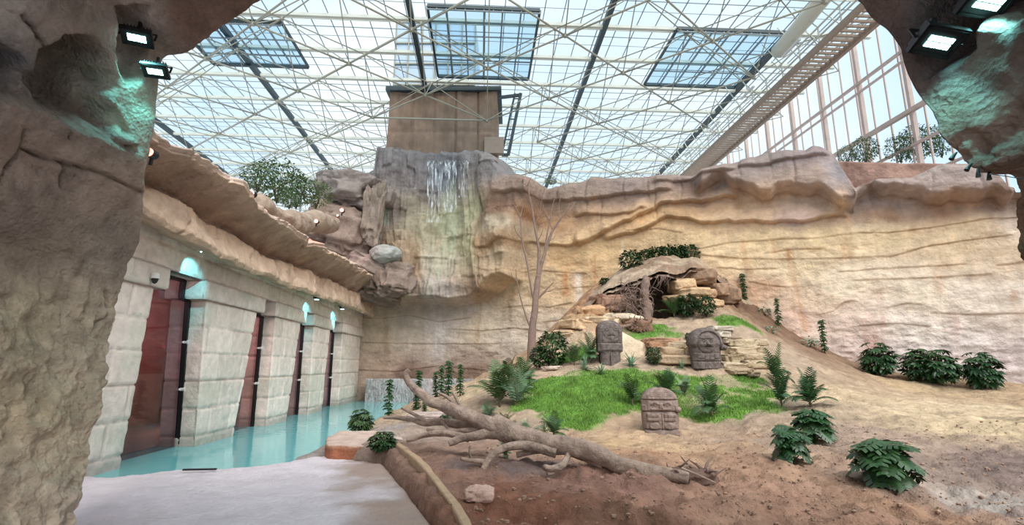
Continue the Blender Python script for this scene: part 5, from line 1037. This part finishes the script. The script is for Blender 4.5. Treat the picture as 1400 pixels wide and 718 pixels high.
def p_spiky(seed, n=26, mt='silver'):
    F = Foliage(seed); r = F.r
    for i in range(n): az = i*2.4; el = r.uniform(.25, 1.4); F.blade((0, 0, .05), V3(az, el), Vector((0, 0, 1)), r.uniform(.55, .95), .085, 4, r.uniform(.5, 1.1), (.6, 1, .9, .6, 0), .25)
    F.st.tube([(0, 0, -.05), (0, 0, .1)], .04, 6); return build_proto('rosette_plant', F, (M[mt], M['stem']))
def p_monstera(seed, n=26, wid=.8):
    F = Foliage(seed); r = F.r
    for i in range(n):
        az = i*2.4+r.uniform(-.2, .2); q = (i+.5)/n; rad = wid*(.14+.40*q**.7)*r.uniform(.8, 1.1); h = .86-.62*q**1.5+r.uniform(-.06, .06); p = Vector((math.cos(az)*rad, math.sin(az)*rad, h)); F.petiole((0, 0, 0), p, .010, .12)
        d = V3(az+r.uniform(-.6, .6), .1-.9*q+r.uniform(-.35, .35)); up = (Vector((0, 0, 1))*(1.1-.6*q)+V3(az, 0)*.9).normalized(); F.split_leaf(p-d*.15, d, up, .40*r.uniform(.8, 1.15), .50, 5, .25, .86)
    return build_proto('split_leaf_plant', F, (M['leaf'], M['palm']))
def p_fatsia(seed, n=74, wid=.38):
    F = Foliage(seed); r = F.r
    for k in range(5): a = k*1.256; F.st.tube([(0, 0, -.03), (.1*math.cos(a), .1*math.sin(a), .4), (.22*math.cos(a), .22*math.sin(a), .7)], [.02, .016, .01], 5)
    for i in range(n):
        az = i*2.4; q = (i+.5)/n; el = math.asin(1-1.85*q); p = Vector((math.cos(az)*math.cos(el)*wid, math.sin(az)*math.cos(el)*wid, .50+.47*math.sin(el)))*r.uniform(.72, 1.04); F.petiole((p.x*.35, p.y*.35, p.z*.6), p, .006)
        d = V3(az+r.uniform(-.5, .5), r.uniform(-.6, .35)); up = (p-Vector((0, 0, .2))).normalized(); F.palmate(p, d, up, .21*r.uniform(.85, 1.2), 7, .36, .5)
    return build_proto('fatsia', F, (M['leaf'], M['stem']))
def p_shrub(seed, n=480, wid=.48, lw=.085, mt='leaf', name='leafy_shrub', L=.17):
    F = Foliage(seed); r = F.r
    for k in range(7): a = k*.9; F.st.tube([(0, 0, -.03), (.12*math.cos(a)*wid*2, .12*math.sin(a)*wid*2, .45), (.3*math.cos(a)*wid*2, .3*math.sin(a)*wid*2, .85)], [.016, .012, .006], 5)
    for i in range(n):
        v = Vector((r.gauss(0, 1), r.gauss(0, 1), r.gauss(0, 1))).normalized()*r.uniform(.45, 1)**.5; p = Vector((v.x*wid, v.y*wid, .52+.46*v.z)); az = math.atan2(v.y, v.x)+r.uniform(-.8, .8); F.blade(p, V3(az, r.uniform(-.5, .8)), (Vector((0, 0, 1))+v*.6).normalized(), L*r.uniform(.7, 1.2), lw, 3, .6, (.35, 1, .75, 0), .15)
    return build_proto(name, F, (M[mt], M['stem']))
def p_column(seed, wid=.15, n=11, mt='leaf'):
    F = Foliage(seed); r = F.r; F.st.tube([(0, 0, -.05), (.01, 0, .5), (0, 0, .97)], [.018, .012, .008], 6)
    for k in range(n):
        z = .12+.86*k/(n-1)
        for j in range(5):
            az = j*1.256+k*.8; w = wid*(1-.4*k/n)*r.uniform(.35, 1.3); z = .12+.86*(k+r.uniform(-.4, .4))/(n-1); p = Vector((math.cos(az)*w*.6, math.sin(az)*w*.6, z+.02)); F.petiole((0, 0, z-.02), p, .004); F.palmate(p, V3(az, -.3), (Vector((0, 0, 1))+V3(az, 0)*.5).normalized(), .105*r.uniform(.6, 1.3)*wid/.15, 6, .40, .8)
    return build_proto('umbrella_plant', F, (M[mt], M['stem']))
PR = {'palm': [p_palm(1), p_palm(2, 13, .12), p_palm(3, 9, .22)], 'spiky': [p_spiky(4), p_spiky(5, 30)], 'monstera': [p_monstera(6), p_monstera(7, 30)], 'fatsia': [p_fatsia(8), p_fatsia(9, 80)], 'shrub': [p_shrub(10), p_shrub(11, 520)], 'column': [p_column(12), p_column(13)],
      'pale': [p_shrub(14, 60, .5, .14, 'paleleaf', 'pale_rosette', .3)], 'silverpalm': [p_palm(15, 10, .12, mt='silver')], 'airy': [p_shrub(16, 700, .7, .06, 'airyleaf', 'leafy_shrub', .12), p_shrub(17, 700, .7, .06, 'airyleaf', 'leafy_shrub', .09)]}
_cnt = {}
def plant(kind, px, py, hpx, label, cat, group=None, loc=None, wk=1.0, lift=0.):
    l = PR[kind]; i = _cnt.get(kind, 0); _cnt[kind] = i+1; r, k = l[i % len(l)]
    x, y, z = loc or hit(px, py, 5, 31); dist = y*CP+(z-EZ)*SP; s = hpx/700*dist
    c = copy_tree(r, k, (x, y, z-.03+lift), i*1.9, (s*wk, s*wk, s), label); c['category'] = cat
    if group: c['group'] = group
    return c
G = 'palms planted around the mound'
for a in (('palm', 683, 556, 74, 'dark palm left of the turf, foremost under the bare tree', 'palm', .85), ('silverpalm', 705, 556, 64, 'paler silvery palm right beside the dark one at the left turf edge', 'palm', .8), ('palm', 716, 528, 46, 'bushy palm at the foot of the bare tree trunk', 'palm', 1.), ('palm', 696, 522, 40, 'palm behind the foremost dark one, left of the bare tree trunk', 'palm', 1.),
          ('palm', 785, 500, 38, 'small slender palm on the little turf patch left of the tall carved slab', 'palm', .7), ('palm', 808, 496, 48, 'bushy palm close to the left side of the tall carved slab', 'palm', .75), ('palm', 865, 556, 56, 'palm with curved fronds between the squat statue and the turf, on the left', 'palm', .7), ('palm', 912, 548, 52, 'open palm standing right behind the squat domed statue', 'palm', .8), ('silverpalm', 936, 540, 34, 'low silvery palm behind and right of the squat domed statue', 'palm', .8),
          ('palm', 972, 570, 64, 'upright dark palm on the turf below the hooded head', 'palm', .72), ('palm', 1063, 530, 66, 'upper palm of the tall pair right of the slab stack', 'palm', .6), ('palm', 1069, 556, 62, 'lower palm of the tall pair right of the slab stack', 'palm', .6), ('palm', 1108, 556, 62, 'lone palm with drooping fronds at the right end of the turf', 'palm', .8),
          ('silverpalm', 722, 600, 32, 'silvery palm peeping over the middle of the fallen trunk', 'palm', 1.1), ('palm', 757, 600, 42, 'dark palm just behind the fallen trunk, below the turf', 'palm', .9), ('palm', 690, 590, 34, 'palm behind the forks of the fallen tree, left of the silvery one', 'palm', .9), ('palm', 655, 600, 34, 'small palm among the branches of the fallen tree', 'palm', .8), ('silverpalm', 668, 570, 28, 'tiny silvery palm on the sand left of the turf', 'palm', 1.), ('palm', 690, 625, 26, 'small shaded palm beneath the fallen trunk', 'palm', .9), ('palm', 922, 434, 36, 'palm growing in the mouth of the cave', 'palm', 1.)):
    plant(*a[:6], G, wk=a[6])
G = 'rosette plants on the mound'
for a in (('spiky', 822, 513, 26, 'spiky grey-green rosette at the foot of the tall carved slab'), ('spiky', 800, 507, 26, 'darker spiky rosette left of the grey-green one near the tall carved slab'), ('spiky', 863, 502, 30, 'spiky rosette touching the right side of the tall carved slab'), ('spiky', 932, 504, 18, 'low rosette at the left foot of the hooded head'), ('spiky', 858, 438, 22, 'rosette behind the top of the tall carved slab'), ('spiky', 745, 590, 20, 'flat rosette at the lower left fringe of the turf')):
    plant(a[0], a[1], a[2], a[3], a[4], 'plant', G, wk=.8)
G = 'leafy shrubs along the crest of the mound'
crest = [(863, 374, 36, 'leftmost shrub of the crest row, set lower than the rest'), (884, 364, 27, 'second shrub from the left in the crest row'), (898, 362, 28, 'third shrub from the left in the crest row'), (913, 361, 29, 'fourth shrub of the crest row, above the cave mouth'), (928, 361, 29, 'fifth shrub of the crest row'), (943, 362, 32, 'rightmost and tallest shrub of the crest row'), (874, 378, 16, 'low shrub trailing at the edge of the cave roof')]
for i, (px, py, h_, lab) in enumerate(crest):
    d = 26.6 if py > 370 else 27.9
    x, y, z = at(px, py+1, d); plant('shrub', px, py, h_, lab, 'shrub', G, loc=(x, y, z), wk=.85)
plant('shrub', 827, 389, 13, 'tiny shrub alone on the left slope of the cave roof', 'shrub', None, loc=at(827, 391, 26.2), wk=1.1)
for a in (('shrub', 940, 434, 34, 'leafy shrub just right of the cave opening'), ('shrub', 966, 434, 32, 'rounded shrub in front of the blocks right of the cave'), ('shrub', 756, 502, 52, 'dense dark bush directly right of the bare tree'), ('shrub', 738, 505, 34, 'smaller bush tucked against the bare tree trunk'), ('shrub', 894, 499, 26, 'dark shrub in front of the slab stack left of the hooded head'), ('shrub', 942, 466, 12, 'small green shrub on the bank just left of the hooded head')):
    plant(*a[:5], 'shrub', 'shrubs on the mound', wk=.8)
for a in ((1203, 511, 50, 'glossy dark shrub at the foot of the back wall, nearest the mound'), (1259, 517, 48, 'second shrub along the back wall, left of a touching pair'), (1288, 522, 52, 'right half of the touching pair of shrubs by the back wall'), (1346, 527, 54, 'last glossy shrub along the back wall, beside the dark rock')):
    h_ = hit(a[0], a[1]+2); plant('fatsia', *a, 'shrub', loc=(h_[0]*.985, h_[1]-.35, h_[2]), group='glossy shrubs along the back wall', wk=.95)
for a in ((1114, 606, 50, 'split-leaf plant behind another one on the right slope', 1.05), (1083, 633, 52, 'split-leaf plant nearest the turf on the right slope', .9), (1210, 664, 68, 'largest and nearest split-leaf plant, alone on bare soil', 1.15)):
    plant('monstera', *a[:4], 'split-leaf plant', 'split-leaf plants on the right slope', wk=a[4])
G = 'slim umbrella plants along the back wall'
for a in ((1018, 412, 38, 'highest slim plant against the back wall, near the cave roof'), (1065, 446, 38, 'middle slim plant of three against the back wall'), (1128, 483, 45, 'lowest slim plant of three against the back wall')):
    plant('column', *a, 'plant', G, wk=1.)
G = 'umbrella plants by the pool'
for a in ((531, 570, 50, 'upright umbrella plant on the bank between pool and upturned branch', 1.), (572, 540, 40, 'umbrella plant in front of the weir, right of the upturned branch', 1.), (569, 560, 28, 'short umbrella plant under the upturned branch', 1.4), (595, 543, 34, 'leftmost of the close trio of umbrella plants before the weir', 1.), (603, 541, 40, 'middle of the close trio of umbrella plants before the weir', 1.), (613, 543, 48, 'rightmost of the close trio of umbrella plants before the weir', 1.), (629, 541, 42, 'umbrella plant alone right of the trio before the weir', 1.), (580, 573, 24, 'small umbrella plant between the branches of the fallen tree', 1.3)):
    plant('column', *a[:4], 'plant', G, wk=a[4]*1.15)
plant('fatsia', 493, 592, 36, 'bushy plant at the water\'s edge above the shore slab', 'shrub', wk=1.)
plant('fatsia', 523, 617, 30, 'low spreading plant at the top end of the kerb', 'shrub', wk=1.45)
plant('shrub', 628, 585, 20, 'little shrub half hidden behind the main fork of the fallen tree', 'shrub', wk=1.2)
plant('shrub', 608, 580, 14, 'low shrub between the upper branches of the fallen tree', 'shrub', wk=1.2)
G = 'pale variegated plants on the slope'
for a in ((985, 390, 12, 'pale plant highest on the dark slope right of the cave roof'), (1046, 432, 13, 'pale plant below the middle slim plant on the slope'), (1057, 456, 13, 'pale plant directly below another, right of the upper turf'), (1108, 475, 15, 'pale plant left of the lowest slim plant'), (990, 408, 10, 'small pale plant under the right end of the cave roof'), (975, 400, 9, 'tiny pale plant on the right rim of the cave roof'), (824, 393, 9, 'tiny pale plant at the left rim of the cave roof')):
    plant('pale', *a, 'plant', G, wk=1.2)
# airy bushes above the cornice and climbers at the side glazing
for i, (px, py, h_, d, lab) in enumerate(((352, 262, 42, 24, 'airy green bush above the rock overhang, nearest the cave pier'), (378, 276, 62, 25, 'tallest airy bush above the rock overhang'), (405, 284, 48, 26, 'broad airy bush above the overhang, right of the tallest'), (432, 284, 40, 27, 'last airy bush above the overhang, before the grey outcrop'), (395, 285, 28, 24, 'low airy bush in front of the tallest one above the overhang'))):
    x, y, z = at(px, py, d); plant('airy', px, py, h_, lab, 'shrub', 'bushes growing behind the rock overhang', loc=(x, y, z), wk=.8)
for i, (px, py, h_, d, lab) in enumerate(((1160, 224, 28, 30, 'small green climber at the side glazing, furthest left'), (1184, 224, 40, 29, 'green climber at the side glazing between two posts'), (1232, 222, 42, 28.2, 'leafy climber at the side glazing left of the tall one'), (1258, 222, 56, 27.6, 'tall leafy climber at the side glazing'), (1288, 214, 48, 27, 'green climber beside the dark arch rock'), (753, 252, 10, 34.5, 'tuft of green just over the rim of the back wall'))):
    x, y, z = at(px, py, d); plant('airy', px, py, h_, lab, 'shrub', 'greenery beyond the rim of the back wall', loc=(x, y, z), wk=.62 if i < 5 else 1.2)
# planting bed behind the overhang that carries the bushes
for l_ in PR.values():
    for r_, ks_ in l_:
        for k_ in ks_: bpy.data.objects.remove(k_)
        bpy.data.objects.remove(r_)
# ================================================================== LAMPS AND FITTINGS
def aim(dirv): return Vector(dirv).to_track_quat('-Z', 'Y').to_euler()
def area(name, loc, dirv, size, e, col, parent=None, spread=None):
    l = bpy.data.lights.new(name, 'SPOT'); l.energy = e; l.color = col; l.spot_size = math.radians(spread or 120); l.spot_blend = .6; l.shadow_soft_size = size; o = bpy.data.objects.new(name, l); COL.objects.link(o); o.location = loc; o.rotation_euler = aim(dirv); return o
CY = (.25, .95, 1.0)
def flood(px, py, d, w, dirv, label, e=60, roll=0., beam=None, sp=120):
    "a finned LED floodlight facing dirv"
    hd = cave_hit(px, py); d = min(d, hd-.10) if hd else d; d = max(d, (hd or d)-.28); print('flood', px, py, hd, d)
    p = Vector(at(px, py, d)); r = empty('floodlight', p, label, 'floodlight'); q = Vector(dirv).to_track_quat('-Z', 'Y'); Rm = q.to_matrix() @ Matrix.Rotation(roll, 3, 'Z'); T = lambda x, y, z: tuple(Rm @ Vector((x*w, y*w, z*w)))
    m = MB(); m.box(-.5, -.36, .0, .5, .36, .14, T).box(-.44, -.3, .14, .44, .3, .22, T); m.build('housing', M['black'], r)
    m = MB(); m.box(-.46, -.32, -.035, .46, -.27, .0, T).box(-.46, .27, -.035, .46, .32, .0, T).box(-.46, -.32, -.035, -.40, .32, 0, T).box(.40, -.32, -.035, .46, .32, 0, T); m.build('bezel', M['black'], r)
    for k in range(9): x = -.40+k*.1; MB().box(x-.012, -.3, .22, x+.012, .3, .34, T).build('cooling_fin', M['black'], r)
    m = MB()
    for i in range(4):
        for j in range(2): x = -.225+i*.15; y = -.075+j*.15; m.box(x-.06, y-.06, -.02, x+.06, y+.06, -.006, T)
    m.build('lens', M['led'], r)
    m = MB(); m.bar(T(-.55, 0, .05), T(-.55, 0, .42), .07*w, .03*w).bar(T(.55, 0, .05), T(.55, 0, .42), .07*w, .03*w).bar(T(-.57, 0, .42), T(.57, 0, .42), .07*w, .03*w); m.bar(T(0, 0, .42), T(0, .2, .75), .12*w, .08*w); m.build('bracket', M['black'], r)
    area('flood_beam', p+Vector(dirv).normalized()*.06, beam or dirv, .05, e, CY, spread=sp); return r
flood(187, 52, 5.35, .33, (.15, -.35, -.8), 'black floodlight with cyan glow, upper one on the left cave pier', 40, beam=(.25, .25, -1), sp=95)
flood(212, 98, 5.45, .29, (.10, -.35, -.8), 'black floodlight with cyan glow, lower one on the left cave pier', 30, beam=(.1, .25, -1), sp=95)
flood(1284, 58, 3.05, .34, (-.1, -.38, -.75), 'large black floodlight with cooling fins hanging from the right arch rock', 34, roll=.35, beam=(.1, .35, -1), sp=90)
flood(1352, 4, 2.75, .34, (-.1, -.38, -.75), 'floodlight at the very top of the right arch rock, partly out of frame', 34, roll=.35, beam=(.1, .35, -1), sp=90)
# cyan downlights under the overhang
for i, ((px, py), lab) in enumerate(zip(((279, 342), (376, 380), (433, 407), (468, 420)), ('cyan downlight over the nearest window pillar', 'cyan downlight over the second window pillar', 'cyan downlight over the third window pillar', 'cyan downlight farthest away, near the wall corner'))):
    by, z = on_bx(px, py+3, LX+.66); p = Vector(W(LX+.66, by, z)); r = empty('downlight', p, lab, 'downlight', 'cyan downlights under the rock overhang')
    T = lambda x, y, z: (x*.17, y*.17, z*.17)
    MB().tube([T(0, 0, .1), T(0, 0, .45)], .10, 16).build('housing', M['black'], r); MB().tube([T(0, 0, .0), T(0, 0, .1)], .085, 16).build('lens', M['led'], r)
    MB().bar(T(0, 0, .4), T(-1.4, 0, 1.2), .04).bar(T(-.6, -.6, .5), T(-.6, .6, .5), .05).build('bracket', M['black'], r)
    area('downlight_beam', p+Vector((0, 0, -.05)), Vector(W(LX+.05, by+.55, z-.42))-p, .02, 85, (.16, .85, 1.0), spread=58)
# red lamps on the cornice rim
for i, (px, py, d, s, lab) in enumerate(((207, 210, 9.3, 1., 'red spotlight on the overhang beside the left cave pier'), (345, 265, 14.2, 1.1, 'red spotlight halfway along the rim of the overhang'), (433, 303, 19.5, .9, 'red spotlight on the rim below the airy bushes'), (468, 288, 27.5, 1.3, 'red spotlight on the grey outcrop left of the waterfall'), (462, 295, 27.8, .8, 'small red lamp just below left of the outcrop spotlight'))):
    p = Vector(at(px, py, d)); r = empty('red_spotlight', p, lab, 'spotlight', 'red spotlights on the rock rim'); s *= .15
    MB().tube([(0, .6*s, 0), (0, -.4*s, 0)], .62*s, 16).build('housing', M['black'], r); MB().tube([(0, -.4*s, 0), (0, -.55*s, 0)], .55*s, 16).build('lens', M['ledred'], r); MB().bar((0, .2*s, 0), (-.3*s, .5*s, -1.4*s), .3*s).build('bracket', M['black'], r)
    area('red_beam', p+Vector((0, -.16, 0)), (.5, -.3, -.8), .03, 30*(d/12)**1.2, (1, .10, .04), spread=150)
# dome camera
by, z = on_bx(212, 381, LX+.2); p = W(LX+.2, by, z); r = empty('security_camera', p, 'small white dome security camera under the first capital', 'camera')
MB().tube([(0, 0, .12), (0, 0, .0)], [.09, .10], 20).build('mount', M['white'], r); b = MB(); b.tube([(0, 0, 0), (0, 0, -.05), (0, 0, -.10), (0, 0, -.125)], [.075, .065, .045, .01], 20); b.build('dome', M['black'], r, smooth=True)
# lamps and added fill lights inside the gallery
for (by, z, bx, lab) in ((20.4, 3.0, -10.9, 'red lamp glowing behind the second tinted window'), ):
    p = Vector(W(bx, by-1.2, 2.1)); r = empty('gallery_lamp', p, lab, 'lamp'); MB().tube([(0, 0, -.3), (0, 0, .25)], [.12, .16], 14).build('shade', M['ledred'], r); MB().tube([(0, 0, -.9), (0, 0, -.3)], .05, 8).build('stand', M['black'], r)
def pt(loc, e, c, s=.15):
    l = bpy.data.lights.new('gallery_glow', 'POINT'); l.energy = e; l.color = c; l.shadow_soft_size = s; o = bpy.data.objects.new('gallery_glow', l); COL.objects.link(o); o.location = loc
pt(W(-10.9, 18.8, 2.9), 60, (1, .10, .05)); pt(W(-10.2, 18.9, 1.2), 40, (1, .6, .3))
for by in (11, 19.4, 24.6, 29.6): pt(W(-10.2, by, 4.2), 170, (1, .66, .64))  # unseen fill points added to brighten the room behind the glass
for k, (px, py) in enumerate(((326, 519), (330, 528))):
    b_, z_ = on_bx(px, py, -9.6); o = MB().tube([(0, 0, -.05), (0, 0, .05)], .09, 12).build('amber_lamp', M['ledamber']); o.location = W(-9.6, b_, z_); tag(o, ('upper' if k == 0 else 'lower')+' small amber light behind the second tinted window', 'lamp', 'amber lights in the gallery')
# black fittings and cable under the right arch rock
for i, (px, py, lab) in enumerate(((1303, 214, 'first black cable clip at the left tip of the arch rock'), (1324, 229, 'second black clip on the underside of the arch rock'), (1337, 237, 'third black clip, hanging lowest but one'), (1352, 241, 'last black clip, nearest the right frame edge'))):
    hd = cave_hit(px-3, py-4); p = at(px, py, (hd or 3.8)-.02); o = MB(); o.tube([(0, 0, .05), (0, 0, 0), (.004, 0, -.03)], [.006, .014, .018], 10); o = o.build('cable_clip', M['black']); o.location = p; o.rotation_euler = (0, .8 if i < 2 else .2, 0); tag(o, lab, 'clip', 'black clips under the arch rock')
m = MB(); m.tube(spline([at(1352, 238, 3.7), at(1375, 241, 3.6), at(1400, 245, 3.5), at(1440, 250, 3.4)], 16), .0035, 6); o = m.build('cable', M['black']); tag(o, 'thin black cable strung from the arch rock to the right edge', 'cable')
x, y, z = atz(273, 643, .13); o = MB(); o.box(-.32, -.03, 0, .32, .03, .03); o = o.build('drain_bar', M['black']); o.location = (x, y, z); o.rotation_euler = (0, 0, .1); tag(o, 'short black bar lying at the pool edge on pale concrete', 'bar')
# ================================================================== CAMERA, SKY, SUN
cam = bpy.data.cameras.new('camera'); co = bpy.data.objects.new('camera', cam); COL.objects.link(co); co.location = (0, 0, EZ); co.rotation_euler = (math.pi/2+PITCH, 0, 0)
cam.sensor_width = 36; cam.lens = 18.; cam.clip_start = .05; cam.clip_end = 500; SC.camera = co
wd = bpy.data.worlds.new('sky'); SC.world = wd; wd.use_nodes = True; N = wd.node_tree.nodes; L = wd.node_tree.links; bg = N['Background']
tc = N.new('ShaderNodeTexCoord'); n = N.new('ShaderNodeTexNoise'); n.inputs['Scale'].default_value = 2.2; n.inputs['Detail'].default_value = 6; L.new(tc.outputs['Generated'], n.inputs[0])
r = N.new('ShaderNodeValToRGB'); r.color_ramp.elements[0].position = .38; r.color_ramp.elements[0].color = (.62, .80, .96, 1); r.color_ramp.elements[1].position = .62; r.color_ramp.elements[1].color = (.93, .97, 1, 1); L.new(n.outputs[0], r.inputs[0]); L.new(r.outputs[0], bg.inputs[0]); bg.inputs[1].default_value = 1.0
def sun(rx, ry, rz, e, ang, c=(1, .97, .92)):
    s = bpy.data.lights.new('sun', 'SUN'); s.energy = e; s.angle = math.radians(ang); s.color = c; o = bpy.data.objects.new('sun', s); COL.objects.link(o); o.rotation_euler = tuple(map(math.radians, (rx, ry, rz)))
sun(36, 22, 0, 3.8, 60)
SC.view_settings.view_transform = 'Standard'; SC.view_settings.look = 'None'; SC.view_settings.gamma = 1; SC.view_settings.exposure = .3; SC.view_settings.use_curve_mapping = False
SC.cycles.use_denoising = True; SC.cycles.max_bounces = 8; SC.cycles.transparent_max_bounces = 12; SC.cycles.caustics_reflective = False; SC.cycles.caustics_refractive = False; SC.cycles.sample_clamp_indirect = 6
